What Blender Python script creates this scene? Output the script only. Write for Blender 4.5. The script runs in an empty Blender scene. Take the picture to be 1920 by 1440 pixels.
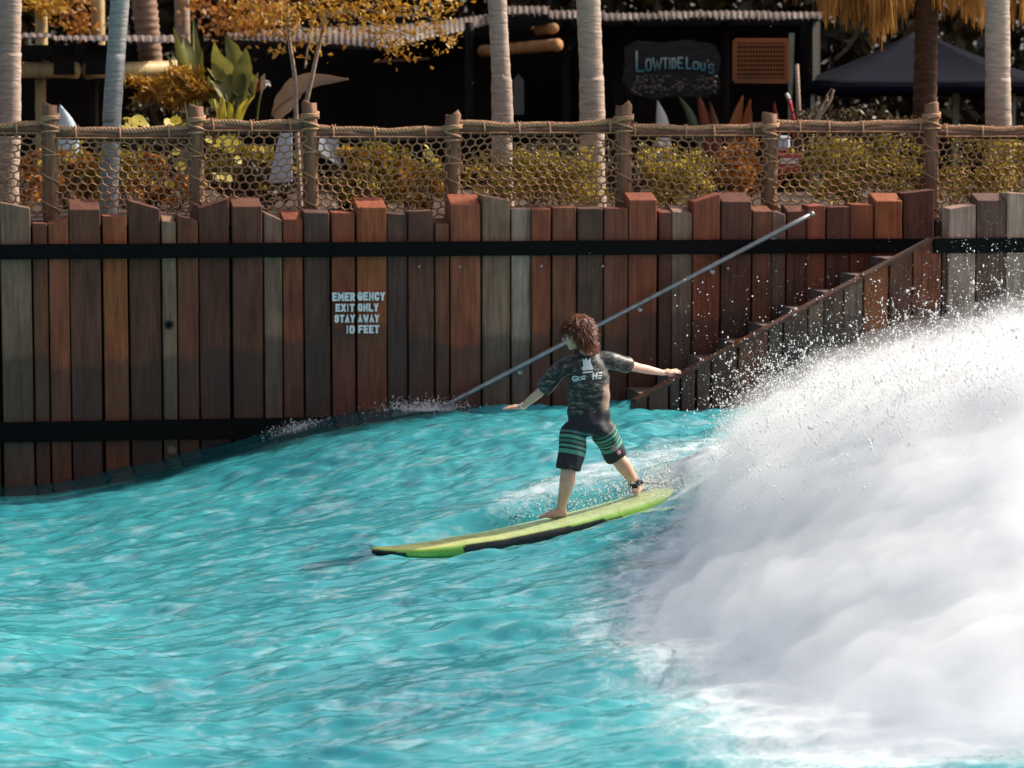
import bpy, bmesh, math, random
import numpy as np
from mathutils import Vector, Matrix, Euler
from mathutils.bvhtree import BVHTree
from mathutils import noise as mnoise

random.seed(7); rng = np.random.default_rng(11)
SC = bpy.context.scene
COL = SC.collection
R = math.radians

# ------------------------------------------------------------------ camera
F = 5257.0; W0, H0 = 1920.0, 1440.0
HOR = 230.0
PITCH = math.atan((H0/2-HOR)/F)
CH = 3.21
cam_d = bpy.data.cameras.new('camera'); cam = bpy.data.objects.new('camera', cam_d); COL.objects.link(cam)
cam.location = (0, 0, CH); cam.rotation_euler = (math.pi/2-PITCH, 0, 0)
cam_d.sensor_width = 36; cam_d.lens = 36*F/W0; cam_d.clip_start = .5; cam_d.clip_end = 400
cam_d.dof.use_dof = True; cam_d.dof.focus_distance = 20.5; cam_d.dof.aperture_fstop = 2.6
SC.camera = cam

# ------------------------------------------------------------------ sky and sun
SUN_EL, SUN_AZ = R(40), R(23)            # azimuth from +X towards +Y (away from the camera)
SDIR = Vector((math.cos(SUN_EL)*math.cos(SUN_AZ), math.cos(SUN_EL)*math.sin(SUN_AZ), math.sin(SUN_EL)))
world = bpy.data.worlds.new('World'); SC.world = world; world.use_nodes = True
wn = world.node_tree; bg = wn.nodes['Background']
sky = wn.nodes.new('ShaderNodeTexSky'); sky.sky_type = 'NISHITA'; sky.sun_disc = False
sky.sun_elevation = SUN_EL; sky.sun_rotation = math.pi/2-SUN_AZ
sky.air_density = .7; sky.dust_density = 5.0; sky.ozone_density = .4
hs = wn.nodes.new('ShaderNodeHueSaturation'); hs.inputs['Saturation'].default_value = .55          # a hazy, pale sky
wn.links.new(sky.outputs[0], hs.inputs['Color']); wn.links.new(hs.outputs[0], bg.inputs[0]); bg.inputs[1].default_value = 0.15
sl = bpy.data.lights.new('sun', 'SUN'); sl.energy = 5.0; sl.angle = R(.55); sl.color = (1.0, .88, .72)
sun = bpy.data.objects.new('sun', sl); COL.objects.link(sun)
sun.rotation_euler = SDIR.to_track_quat('Z', 'Y').to_euler(); sun.location = (20, 20, 20)

SC.view_settings.view_transform = 'Standard'; SC.view_settings.look = 'None'
SC.view_settings.exposure = 0.42; SC.view_settings.gamma = 1.0; SC.view_settings.use_curve_mapping = False
SC.render.engine = 'CYCLES'
SC.cycles.max_bounces = 14; SC.cycles.diffuse_bounces = 3; SC.cycles.glossy_bounces = 3
SC.cycles.transmission_bounces = 4; SC.cycles.volume_bounces = 12; SC.cycles.transparent_max_bounces = 8
SC.cycles.use_denoising = True; SC.cycles.caustics_reflective = False; SC.cycles.caustics_refractive = False
SC.cycles.volume_max_steps = 256; SC.cycles.sample_clamp_indirect = 6

# ------------------------------------------------------------------ pixel -> place helpers
FWD = Vector((0, math.cos(PITCH), -math.sin(PITCH))); UPV = Vector((0, math.sin(PITCH), math.cos(PITCH)))
def ray(px, py):
    return Vector(((px-W0/2)/F, 0, 0)) + UPV*((H0/2-py)/F) + FWD
def P(px, py, d):
    r = ray(px, py); t = d/r.y
    return Vector((r.x*t, d, CH+r.z*t))
WD, WS = 25.3, .16                                     # the pool wall: y = WD + WS x
def PW(px, py, off=0.0):
    r = ray(px, py); t = (WD-off)/(r.y-WS*r.x)
    return Vector((r.x*t, r.y*t, CH+r.z*t))
WANG = math.atan(WS); WDIR = Vector((math.cos(WANG), math.sin(WANG), 0)); WNRM = Vector((math.sin(WANG), -math.cos(WANG), 0))
ZG = 2.36                                              # ground behind the wall

# ------------------------------------------------------------------ mesh helpers
def new_mesh(name, verts, faces):
    me = bpy.data.meshes.new(name)
    if isinstance(faces, np.ndarray):
        v = np.asarray(verts, dtype=np.float32).reshape(-1, 3); n, k = faces.shape
        me.vertices.add(len(v)); me.vertices.foreach_set('co', v.ravel())
        me.loops.add(n*k); me.loops.foreach_set('vertex_index', faces.astype(np.int32).ravel())
        me.polygons.add(n); me.polygons.foreach_set('loop_start', np.arange(0, n*k, k, dtype=np.int32))
        me.polygons.foreach_set('loop_total', np.full(n, k, dtype=np.int32)); me.update(calc_edges=True); me.validate()
    else:
        me.from_pydata([tuple(v) for v in verts], [], [tuple(f) for f in faces]); me.update()
    return me
def smooth(me, on=True):
    me.polygons.foreach_set('use_smooth', np.full(len(me.polygons), on)); me.update()
def link(name, me, mat=None, parent=None, sm=False):
    if mat is not None and not me.materials: me.materials.append(mat)
    if sm: smooth(me)
    o = bpy.data.objects.new(name, me); COL.objects.link(o)
    if parent is not None:
        o.parent = parent
        if parent.type == 'EMPTY': o.matrix_parent_inverse = Matrix.Translation(-Vector(parent.location))
        elif parent.parent is not None and parent.parent.type == 'EMPTY': o.matrix_parent_inverse = Matrix.Identity(4)
    return o
def obj(name, verts, faces, mat=None, parent=None, sm=False):
    return link(name, new_mesh(name, verts, faces), mat, parent, sm)
def tag(o, label=None, cat=None, group=None, kind=None):
    if label: o['label'] = label
    if cat: o['category'] = cat
    if group: o['group'] = group
    if kind: o['kind'] = kind
    return o
def thing(name, loc, label, cat, group=None):
    o = bpy.data.objects.new(name, None); COL.objects.link(o); o.location = loc; o.empty_display_size = .1
    return tag(o, label, cat, group)
class MB:
    def __init__(s): s.v = []; s.f = []
    def add(s, v, f):
        n = len(s.v); s.v += [tuple(p) for p in v]; s.f += [tuple(i+n for i in q) for q in f]; return s
    def box(s, c, sx, sy, sz, rot=None):
        c = Vector(c); vs = []
        for i in (-1, 1):
            for j in (-1, 1):
                for k in (-1, 1):
                    p = Vector((i*sx/2, j*sy/2, k*sz/2))
                    if rot is not None: p = rot @ p
                    vs.append(c+p)
        return s.add(vs, [(0,1,3,2),(4,6,7,5),(0,4,5,1),(2,3,7,6),(0,2,6,4),(1,5,7,3)])
    def tube(s, pts, rad, n=8, cap=True):
        v, f = tube_data(pts, rad, n, cap); return s.add(v, f)
    def build(s, name, mat, parent=None, sm=False): return obj(name, s.v, s.f, mat, parent, sm)
def tube_data(pts, rad, n=8, cap=True, squash=None):
    pts = [Vector(p) for p in pts]; m = len(pts)
    if not hasattr(rad, '__len__'): rad = [rad]*m
    v = []; f = []
    t0 = (pts[1]-pts[0]).normalized()
    a = Vector((0, 0, 1)) if abs(t0.z) < .9 else Vector((1, 0, 0))
    nrm = (a - t0*a.dot(t0)).normalized()
    for i in range(m):
        t = (pts[min(i+1, m-1)]-pts[max(i-1, 0)])
        if t.length < 1e-9: t = t0.copy()
        t.normalize()
        nrm = (nrm - t*nrm.dot(t))
        if nrm.length < 1e-6: nrm = t.orthogonal()
        nrm.normalize(); b = t.cross(nrm)
        for k in range(n):
            an = 2*math.pi*k/n
            v.append(pts[i]+(nrm*math.cos(an)+b*math.sin(an))*rad[i])
    for i in range(m-1):
        for k in range(n):
            k2 = (k+1) % n
            f.append((i*n+k, i*n+k2, (i+1)*n+k2, (i+1)*n+k))
    if cap:
        f.append(tuple(range(n-1, -1, -1))); f.append(tuple((m-1)*n+k for k in range(n)))
    return v, f
def bez(pts, n=24):
    """Catmull-Rom through pts."""
    pts = [Vector(p) for p in pts]; q = [2*pts[0]-pts[1]]+pts+[2*pts[-1]-pts[-2]]; out = []
    per = max(2, n//(len(pts)-1))
    for i in range(1, len(q)-2):
        for k in range(per):
            t = k/per; p0, p1, p2, p3 = q[i-1], q[i], q[i+1], q[i+2]
            out.append(.5*((2*p1)+(p2-p0)*t+(2*p0-5*p1+4*p2-p3)*t*t+(3*p1-p0-3*p2+p3)*t**3))
    out.append(pts[-1]); return out

# ------------------------------------------------------------------ materials
MATS = {}
class NT:
    def __init__(s, name):
        s.m = bpy.data.materials.new(name); s.m.use_nodes = True; s.t = s.m.node_tree; s.bsdf = s.t.nodes['Principled BSDF']; s.out = s.t.nodes['Material Output']
        MATS[name] = s.m
    def n(s, typ, **kw):
        nd = s.t.nodes.new('ShaderNode'+typ)
        for k, v in kw.items(): setattr(nd, k, v)
        return nd
    def l(s, a, b): s.t.links.new(a, b)
    def coord(s, kind='Object', scale=(1,1,1), loc=None):
        tc = s.n('TexCoord'); mp = s.n('Mapping'); s.l(tc.outputs[kind], mp.inputs[0]); mp.inputs['Scale'].default_value = scale
        return mp
    def noise(s, vec, scale, detail=4, rough=.55, dist=0):
        nd = s.n('TexNoise'); nd.inputs['Scale'].default_value = scale; nd.inputs['Detail'].default_value = detail
        nd.inputs['Roughness'].default_value = rough; nd.inputs['Distortion'].default_value = dist
        if vec is not None: s.l(vec, nd.inputs['Vector'])
        return nd
    def ramp(s, fac, stops):
        nd = s.n('ValToRGB'); e = nd.color_ramp.elements
        while len(e) < len(stops): e.new(.5)
        for i, (p, c) in enumerate(stops):
            e[i].position = p; e[i].color = (c if len(c) == 4 else (*c, 1))
        s.l(fac, nd.inputs[0]); return nd
    def maprange(s, val, a, b, c=0, d=1, smoothst=False):
        nd = s.n('MapRange')
        if smoothst: nd.interpolation_type = 'SMOOTHSTEP'
        for i, x in enumerate((a, b, c, d)): nd.inputs[i+1].default_value = x
        s.l(val, nd.inputs[0]); return nd.outputs[0]
    def math(s, op, a, b=None, c=None):
        nd = s.n('Math', operation=op)
        for i, x in enumerate((a, b, c)):
            if x is None: continue
            if isinstance(x, (int, float)): nd.inputs[i].default_value = x
            else: s.l(x, nd.inputs[i])
        return nd.outputs[0]
    def mix(s, fac, a, b, mode='MIX'):
        nd = s.n('Mix', data_type='RGBA', blend_type=mode)
        for sock, x in ((nd.inputs[0], fac), (nd.inputs[6], a), (nd.inputs[7], b)):
            if isinstance(x, (int, float)): sock.default_value = x
            elif isinstance(x, tuple): sock.default_value = (*x, 1) if len(x) == 3 else x
            else: s.l(x, sock)
        return nd.outputs[2]
    def bump(s, h, strength=.3, dist=.01):
        nd = s.n('Bump'); nd.inputs['Strength'].default_value = strength; nd.inputs['Distance'].default_value = dist
        s.l(h, nd.inputs['Height']); s.l(nd.outputs[0], s.bsdf.inputs['Normal']); return nd
    def base(s, c):
        if isinstance(c, tuple): s.bsdf.inputs['Base Color'].default_value = (*c, 1)
        else: s.l(c, s.bsdf.inputs['Base Color'])
    def set(s, **kw):
        for k, v in kw.items():
            i = s.bsdf.inputs[k.replace('_', ' ')]
            if isinstance(v, (int, float)): i.default_value = v
            else: s.l(v, i)
def varied(name, c1, c2, scale=8, stretch=(1,1,1), rough=.75, bump=.3, bdist=.006, detail=5, spec=.3):
    s = NT(name); mp = s.coord('Object', stretch); nz = s.noise(mp.outputs[0], scale, detail, .6)
    rp = s.ramp(nz.outputs['Fac'], [(.3, c1), (.7, c2)]); s.base(rp.outputs[0]); s.set(Roughness=rough, Specular_IOR_Level=spec)
    if bump: s.bump(nz.outputs['Fac'], bump, bdist)
    return s.m
def flat(name, c, rough=.6, metal=0, spec=.4):
    s = NT(name); s.base(c); s.set(Roughness=rough, Metallic=metal, Specular_IOR_Level=spec); return s.m
def leaf_mat(name, c1, c2, c3=None, trans=.35, rough=.5):
    s = NT(name); mp = s.coord('Object'); nz = s.noise(mp.outputs[0], 3.0, 2); wh = s.n('TexWhiteNoise', noise_dimensions='3D')
    g = s.n('NewGeometry')
    fac = s.math('ADD', s.math('MULTIPLY', nz.outputs['Fac'], .7), s.math('MULTIPLY', g.outputs['Random Per Island'], .45))
    rp = s.ramp(fac, [(.25, c1), (.75, c2)] if c3 is None else [(.2, c1), (.5, c2), (.85, c3)])
    s.base(rp.outputs[0]); s.set(Roughness=rough, Specular_IOR_Level=.35)
    tr = s.n('BsdfTranslucent'); s.l(rp.outputs[0], tr.inputs[0]); mx = s.n('MixShader'); mx.inputs[0].default_value = trans
    s.l(s.bsdf.outputs[0], mx.inputs[1]); s.l(tr.outputs[0], mx.inputs[2]); s.l(mx.outputs[0], s.out.inputs[0])
    return s.m

def make_plank_mat():
    s = NT('wall_timber')
    oi = s.n('ObjectInfo'); tc = s.n('TexCoord'); off = s.n('VectorMath', operation='ADD')
    cmb = s.n('CombineXYZ'); s.l(s.math('MULTIPLY', oi.outputs['Random'], 37.0), cmb.inputs[0]); s.l(s.math('MULTIPLY', oi.outputs['Random'], 91.0), cmb.inputs[2])
    s.l(tc.outputs['Object'], off.inputs[0]); s.l(cmb.outputs[0], off.inputs[1])
    mp = s.n('Mapping'); mp.inputs['Scale'].default_value = (22, 22, 1.3); s.l(off.outputs[0], mp.inputs[0])
    grain = s.noise(mp.outputs[0], 1.6, 6, .65, .4)
    mp2 = s.n('Mapping'); mp2.inputs['Scale'].default_value = (5, 5, 1.6); s.l(off.outputs[0], mp2.inputs[0])
    blot = s.noise(mp2.outputs[0], 1.2, 5, .6)
    mp3 = s.n('Mapping'); mp3.inputs['Scale'].default_value = (6, 6, 30); s.l(off.outputs[0], mp3.inputs[0])
    saw = s.noise(mp3.outputs[0], 1.5, 3, .6)
    gr = s.ramp(grain.outputs['Fac'], [(.25, (.42,.38,.36)), (.5, (.95,.95,.95)), (.75, (1.4,1.36,1.32))])
    c = s.mix(1.0, oi.outputs['Color'], gr.outputs[0], 'MULTIPLY')
    bl = s.ramp(blot.outputs['Fac'], [(.3, (.6,.55,.55)), (.55, (1,1,1)), (.75, (1.3,1.28,1.3))])
    c = s.mix(.85, c, bl.outputs[0], 'MULTIPLY')
    # weathered grey bleaching in patches, rusty staining in others
    rust = s.noise(mp2.outputs[0], .8, 4, .6); rf = s.ramp(rust.outputs['Fac'], [(.55, (0,0,0)), (.72, (1,1,1))])
    c = s.mix(s.math('MULTIPLY', rf.outputs[0], .35), c, (.20,.075,.03))
    # wet to a splash line
    geo = s.n('NewGeometry'); sp = s.n('SeparateXYZ'); s.l(geo.outputs['Position'], sp.inputs[0])
    line = s.math('ADD', s.math('MULTIPLY', sp.outputs[0], .045), s.math('MULTIPLY', oi.outputs['Random'], .24))
    mpe = s.n('Mapping'); mpe.inputs['Scale'].default_value = (18, 18, 2.5); s.l(off.outputs[0], mpe.inputs[0]); edge = s.noise(mpe.outputs[0], 1.0, 4, .6)
    line = s.math('ADD', s.math('ADD', line, 1.16), s.math('MULTIPLY', edge.outputs['Fac'], .16))
    wet = s.maprange(s.math('SUBTRACT', sp.outputs[2], line), -.05, .015, 1, 0)
    c = s.mix(s.math('MULTIPLY', wet, .55), c, (.025,.014,.012))
    s.base(c); s.set(Roughness=s.maprange(wet, 0, 1, .78, .5), Specular_IOR_Level=.35)
    h = s.math('ADD', s.math('MULTIPLY', grain.outputs['Fac'], .7), s.math('MULTIPLY', saw.outputs['Fac'], .4))
    s.bump(h, .5, .012)
    return s.m
M_PLANK = make_plank_mat()
M_BAND = varied('black_timber', (0.0014,0.0014,0.0017), (0.0056,0.0052,0.0052), 6, (1,1,8), .7, .3, spec=.1)
M_STEEL = varied('galvanised_steel', (0.2250,0.2325,0.2475), (0.3750,0.3750,0.3750), 14, (1,1,1), .42, .1); MATS['galvanised_steel'].node_tree.nodes['Principled BSDF'].inputs['Metallic'].default_value = .6
M_BOLT = flat('dark_iron', (.02,.022,.02), .5)
M_WHITEPAINT = varied('white_letter_paint', (.62,.62,.64), (.8,.8,.82), 30, (1,1,1), .6, .1)
M_POST = varied('fence_post_wood', (0.1200,0.0540,0.0297), (0.2400,0.1224,0.0726), 5, (9,9,1), .75, .5)
M_ROPE = varied('pale_rope', (0.2957,0.1510,0.0815), (0.5018,0.2868,0.1693), 40, (1,1,1), .85, .5)
M_NET = varied('net_rope', (0.2270,0.1123,0.0600), (0.3922,0.2074,0.1164), 20, (1,1,1), .85, .2)
M_LOG = varied('rail_log_wood', (.07,.035,.022), (.16,.085,.055), 6, (1,6,6), .8, .4)
M_SOIL = varied('soil_and_mulch', (.02,.012,.008), (.06,.035,.02), 6, (1,1,1), .95, .8, .05)
M_CONC = varied('wet_concrete', (.08,.05,.043), (.19,.13,.115), 5, (1,1,1), .6, .3)
M_PALM = varied('pale_palm_bark', (0.2854,0.2091,0.1686), (0.4942,0.3764,0.3058), 4, (1.5,1.5,9), .85, .9, .02)
M_PALMG = varied('grey_palm_bark', (0.203,0.203,0.210), (0.360,0.345,0.323), 4, (1.5,1.5,9), .8, .9, .02)
M_PALMR = varied('ridged_palm_bark', (0.1360,0.0765,0.0510), (0.3230,0.2040,0.1445), 7, (1,1,3), .9, .6, .015)
M_PALMD = varied('dark_palm_bark', (.03,.016,.01), (.12,.055,.028), 8, (1,1,4), .9, .7, .015)
M_BAMBOO = varied('bamboo', (0.3780,0.2520,0.1080), (0.5580,0.4140,0.2160), 5, (3,3,1), .55, .2)
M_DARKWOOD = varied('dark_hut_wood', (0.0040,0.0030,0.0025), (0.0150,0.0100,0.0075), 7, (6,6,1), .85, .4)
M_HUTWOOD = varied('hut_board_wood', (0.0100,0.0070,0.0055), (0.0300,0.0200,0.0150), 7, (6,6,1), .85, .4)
M_TIN = varied('rusted_tin', (0.0675,0.0488,0.0435), (0.1800,0.1425,0.1275), 4, (1,6,1), .6, .2)
M_NAVY = varied('navy_canvas', (0.0018,0.0023,0.0072), (0.0040,0.0049,0.0135), 3, (1,1,1), .8, .2, spec=.06)
M_GREENPOST = varied('grey_green_paint', (.16,.19,.16), (.26,.28,.24), 6, (1,1,1), .6, .2)
M_BARKTHIN = varied('thin_tree_bark', (.22,.15,.11), (.45,.34,.26), 8, (1,1,5), .85, .5)
M_DARKBARK = varied('dark_bark', (.03,.02,.014), (.09,.06,.042), 8, (1,1,5), .9, .5)  # dark brown bark of stems and stalks
L_GOLD = leaf_mat('golden_leaves', (.22,.08,.012), (.42,.20,.02), (.55,.34,.06), .4)
L_OLIVE = leaf_mat('olive_leaves', (.045,.042,.012), (.26,.19,.022), (.58,.43,.07), .4)
L_ORANGE = leaf_mat('orange_leaves', (.13,.04,.012), (.34,.12,.022), (.50,.24,.05), .4)
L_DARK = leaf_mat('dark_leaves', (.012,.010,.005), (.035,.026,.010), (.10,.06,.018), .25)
L_BIG = leaf_mat('broad_green_leaves', (.035,.05,.016), (.09,.10,.025), (.30,.26,.06), .35)
L_ROUND = leaf_mat('round_yellow_leaves', (.18,.16,.02), (.42,.34,.03), (.55,.42,.05), .4)
L_DRY = leaf_mat('dry_frond_strands', (.20,.07,.015), (.42,.18,.03), (.60,.32,.08), .4)
L_DRYBROWN = leaf_mat('dried_leaf', (.12,.075,.05), (.24,.16,.10), None, .2)
L_FROND = leaf_mat('palm_frond', (.03,.045,.012), (.10,.10,.02), (.22,.16,.03), .35)

# ================================================================== SETTING
# ------------------------------------------------------------------ the board's line (needed by the water)
NOSE = P(697, 1034, 19.45); TAIL = P(1345, 893, 20.60)

# ------------------------------------------------------------------ water
def ocean_patch(N=1024, size=14.0, seed=3):
    r = np.random.default_rng(seed)
    k = np.fft.fftfreq(N, size/N)*2*np.pi; kx, ky = np.meshgrid(k, k, indexing='ij'); kk = np.hypot(kx, ky); kk[0, 0] = 1
    ang = np.arctan2(ky, kx)
    def band(l0, l1, p, main, spread):
        lam = 2*np.pi/kk; w = np.exp(-(np.log(lam/math.sqrt(l0*l1))/(.5*math.log(l1/l0)))**2)
        d = .25+np.abs(np.cos(ang-main))**spread
        ph = r.normal(size=(N, N))+1j*r.normal(size=(N, N))
        h = np.real(np.fft.ifft2(ph*w*d*kk**p)); return h/h.std()
    return (band(.7, 2.2, -1, R(84), 4), band(.19, .50, -1, R(89), 4), band(.07, .17, -1, R(90), 3))
H1, H2, H3 = ocean_patch()
def samp(h, x, y, size=14.0):
    N = h.shape[0]; u = (x/size) % 1*N; v = (y/size) % 1*N
    i = np.floor(u).astype(int); j = np.floor(v).astype(int); fu = u-i; fv = v-j; i %= N; j %= N; i2 = (i+1) % N; j2 = (j+1) % N
    return h[i, j]*(1-fu)*(1-fv)+h[i2, j]*fu*(1-fv)+h[i, j2]*(1-fu)*fv+h[i2, j2]*fu*fv
def sstep(t): t = np.clip(t, 0, 1); return t*t*(3-2*t)
def swell(x, y):
    x0 = -3.06-(y-20)*.368; L = np.maximum(5.7-.3*(y-20), 2.5); t = (x-x0)/L
    s = .5*np.clip(t, 0, 1)+.5*sstep(t); s = np.where(y > 22.5, sstep((t)), s*(1-sstep((y-21.5)/1.0))+sstep(t)*sstep((y-21.5)/1.0))
    z = s*(.70-.055*sstep((y-22.8)/1.8)*(1-sstep((x-.4)/1.2)))
    z = z - .10*np.exp(-((x-x0+.6)/1.1)**2)*(y < 24)*sstep((24-y)/2)         # the trough running ahead of the face
    return z
def board_sag(t): return np.interp(t, [0,.06,.12,.2,.33,.5,.65,.8,.92,1], [0,-.042,-.071,-.098,-.120,-.122,-.108,-.080,-.045,-.02])
BN, BT = np.array(NOSE), np.array(TAIL); BL = np.linalg.norm((BT-BN)[:2]); BU = (BT-BN)[:2]/BL
def board_local(x, y):
    dx, dy = x-BN[0], y-BN[1]; a = dx*BU[0]+dy*BU[1]; b = -dx*BU[1]+dy*BU[0]; return a, b
def water_z(x, y, ripples=True):
    z = swell(x, y)
    if ripples:
        cal = np.clip((y-8)/4, .3, 1)
        wallc = 1-.55*sstep((y-22.5)/2.5)
        z = z+cal*(.0115*samp(H1, x, y)+.0105*samp(H2, x, y)*(.75+.5*np.tanh(samp(H1, x+3, y+5)))+.0024*samp(H3, x, y)*(.8+.6*np.tanh(samp(H2, x+1, y+2))))*wallc
        # chop on the crest
        cr = np.exp(-((x-1.2)/2.6)**2)*sstep((y-20.3)/2.5)
        z = z+cr*(.018*samp(H1, 2*x, 2*y)+.014*np.abs(samp(H2, 1.3*x, 1.3*y)))
    a, b = board_local(x, y)
    zb = BN[2]+(BT[2]-BN[2])*np.clip(a, -.2, BL+.2)/BL
    edge = np.exp(-(np.maximum(np.abs(b)-.24, 0)/np.where(b < 0, .30, .16))**2)*sstep((a-.02)/.4)*(1-sstep((a-BL*.70)/(.22*BL)))
    target = zb+board_sag(np.clip(a/BL, 0, 1))-.088+.080*sstep((a-.85)/1.1)
    z = z*(1-edge)+np.minimum(z, target)*edge
    near = np.exp(-((np.abs(b)-.42)/.10)**2)*sstep((a-.9)/.6)*(1-sstep((a-BL)/.4))   # rail wash thrown up beside the board
    wash = .19*np.exp(-((a-BL*.985)/(.105*BL))**2-(b/.36)**2)                       # the tail is buried in its own wash
    return z+near*.022+wash
def axis(segs):
    out = []
    for a, b, st in segs: out += list(np.arange(a, b, st))
    return np.array(out+[segs[-1][1]])
gx = axis([(-40, -12, 2), (-12, -6, .2), (-6, 5.6, .026), (5.6, 12, .2), (12, 40, 2)])
gy = axis([(-6, 9, .5), (9, 12.5, .08), (12.5, 16, .02), (16, 23, .025), (23, 27.2, .035)])
X, Y = np.meshgrid(gx, gy, indexing='ij'); Z = water_z(X, Y)
nx, ny = X.shape; idx = np.arange(nx*ny).reshape(nx, ny)
fc = np.stack([idx[:-1, :-1], idx[1:, :-1], idx[1:, 1:], idx[:-1, 1:]], -1).reshape(-1, 4)
me = new_mesh('water', np.stack([X, Y, Z], -1).reshape(-1, 3), fc); smooth(me)
# foam left on the surface: behind the board, under the breaking wave and where the wave runs along the wall
a_, b_ = board_local(X, Y)
foam = .62*np.exp(-((b_-.50-.14*a_)/(.20+.20*np.clip(a_-.5, 0, 4)))**2)*sstep((a_-.7)/.8)*(1-sstep((a_-3.4)/1.0))
foam = np.maximum(foam, .8*np.exp(-((b_+.33)/.10)**2)*sstep((a_-1.3)/.7)); foam = np.maximum(foam, .9*np.exp(-((a_-BL*.98)/(.20*BL))**2-(b_/.45)**2))
front = 1.35+.42*(Y-19.5)*(Y > 19.5)-.30*np.clip(19.5-Y, 0, 9)
front = front-.40*np.exp(-((Y-18.2)/1.9)**2)
front = np.where(Y < 16.3, front+.45*(16.3-Y), front)
foam = np.maximum(foam, sstep((X-front+.75)/1.9)*sstep((22.5-Y)/1.2)*sstep((Y-12.0)/1.8))
foam = np.maximum(foam, .9*np.exp(-((X+.75)/.30)**2-((Y-(WD+WS*X)+.10)/.28)**2))
foam = np.maximum(foam, .55*np.exp(-((X+1.9)/.25)**2-((Y-(WD+WS*X)+.10)/.2)**2))
att = me.attributes.new('foam', 'FLOAT', 'POINT'); att.data.foreach_set('value', np.clip(foam, 0, 1).astype(np.float32).ravel())
opn = 1-sstep((Y-(WD+WS*X)+2.6)/1.9); me.attributes.new('open_water', 'FLOAT', 'POINT').data.foreach_set('value', opn.astype(np.float32).ravel())
wsd_ = np.exp(-(np.maximum((WD+WS*X)-Y-.25, 0)/.75)**2)*(1-sstep((X+.9)/1.3)); me.attributes.new('wall_shade', 'FLOAT', 'POINT').data.foreach_set('value', wsd_.astype(np.float32).ravel())   # the wall's shade and reflection, painted dark into the water beside it
s = NT('pool_water')
at = s.n('Attribute', attribute_name='foam'); geo = s.n('NewGeometry')
mp = s.n('Mapping'); s.l(geo.outputs['Position'], mp.inputs[0]); mp.inputs['Scale'].default_value = (1, 1, 1)
big = s.noise(mp.outputs[0], .55, 3, .5)
wc = s.ramp(big.outputs['Fac'], [(.35, (.023,.215,.262)), (.65, (.044,.315,.356))])
fn = s.noise(mp.outputs[0], 7, 6, .65, .6); fn2 = s.noise(mp.outputs[0], 32, 3, .6)
fsum = s.math('ADD', s.math('MULTIPLY', fn.outputs['Fac'], .75), s.math('MULTIPLY', fn2.outputs['Fac'], .25))
ff = s.maprange(s.math('ADD', s.math('MULTIPLY', at.outputs['Fac'], 1.15), s.math('MULTIPLY', s.math('SUBTRACT', fsum, .5), 1.5)), .30, 1.15, 0, 1, True)
# pale streaks painted into the water colour, imitating patches of sky reflection
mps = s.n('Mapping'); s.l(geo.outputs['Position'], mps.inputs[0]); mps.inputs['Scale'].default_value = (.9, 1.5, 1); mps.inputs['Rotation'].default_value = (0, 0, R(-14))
st = s.noise(mps.outputs[0], 2.3, 7, .62, 1.2); st2 = s.noise(mps.outputs[0], 6.5, 5, .6, .8); sky_streaks = s.maprange(s.math('ADD', s.math('MULTIPLY', st.outputs['Fac'], .62), s.math('MULTIPLY', st2.outputs['Fac'], .38)), .51, .61, 0, .20)
ow = s.n('Attribute', attribute_name='open_water'); ff2 = s.math('MAXIMUM', ff, s.math('MULTIPLY', sky_streaks, ow.outputs['Fac']))
wsd = s.n('Attribute', attribute_name='wall_shade'); dkn = s.noise(mp.outputs[0], 2.2, 4, .6)
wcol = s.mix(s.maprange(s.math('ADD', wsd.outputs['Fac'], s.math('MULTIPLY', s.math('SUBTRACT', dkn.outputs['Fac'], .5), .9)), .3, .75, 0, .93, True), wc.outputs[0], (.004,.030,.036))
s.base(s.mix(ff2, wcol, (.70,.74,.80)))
s.set(Roughness=s.maprange(ff, 0, 1, .035, .6), IOR=1.34, Specular_IOR_Level=1.0, Coat_Weight=s.maprange(ff, 0, 1, .25, 0), Coat_Roughness=.03, Coat_IOR=1.33)
bp = s.noise(mp.outputs[0], 26, 4, .6); s.bump(bp.outputs['Fac'], .10, .010)
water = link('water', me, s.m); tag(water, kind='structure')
obj('pool_floor', [(-41, -7, -1.6), (41, -7, -1.6), (41, 32, -1.6), (-41, 32, -1.6)], [(0, 1, 2, 3)], flat('pool_floor_paint', (.05,.4,.45), .6))['kind'] = 'structure'

# ------------------------------------------------------------------ ground behind the wall
gv = []; gf = []
gxs = np.linspace(-60, 60, 61); gys = np.concatenate([[0], np.linspace(1.2, 60, 40)]); n2 = len(gys)
for i, x in enumerate(gxs):
    for j, y in enumerate(gys):
        yy = WD+WS*max(min(x, 40), -40)+.14+y if j else WD+WS*max(min(x, 40), -40)+.14
        gv.append((x, yy, ZG+(.05*math.sin(x*1.7+y)+.04*math.sin(y*2.3-x) if j else -.05)))
for i in range(len(gxs)-1):
    for j in range(n2-1): gf.append((i*n2+j, (i+1)*n2+j, (i+1)*n2+j+1, i*n2+j+1))
obj('ground', gv, gf, M_SOIL, sm=True)['kind'] = 'structure'
# retaining face behind the planks
a0 = PW(-900, 600, -.16); a1 = PW(2700, 600, -.16)
obj('bank', [(a0.x, a0.y, -1.6), (a1.x, a1.y, -1.6), (a1.x, a1.y, ZG-.06), (a0.x, a0.y, ZG-.06)], [(0, 1, 2, 3)], M_SOIL)['kind'] = 'structure'

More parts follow.
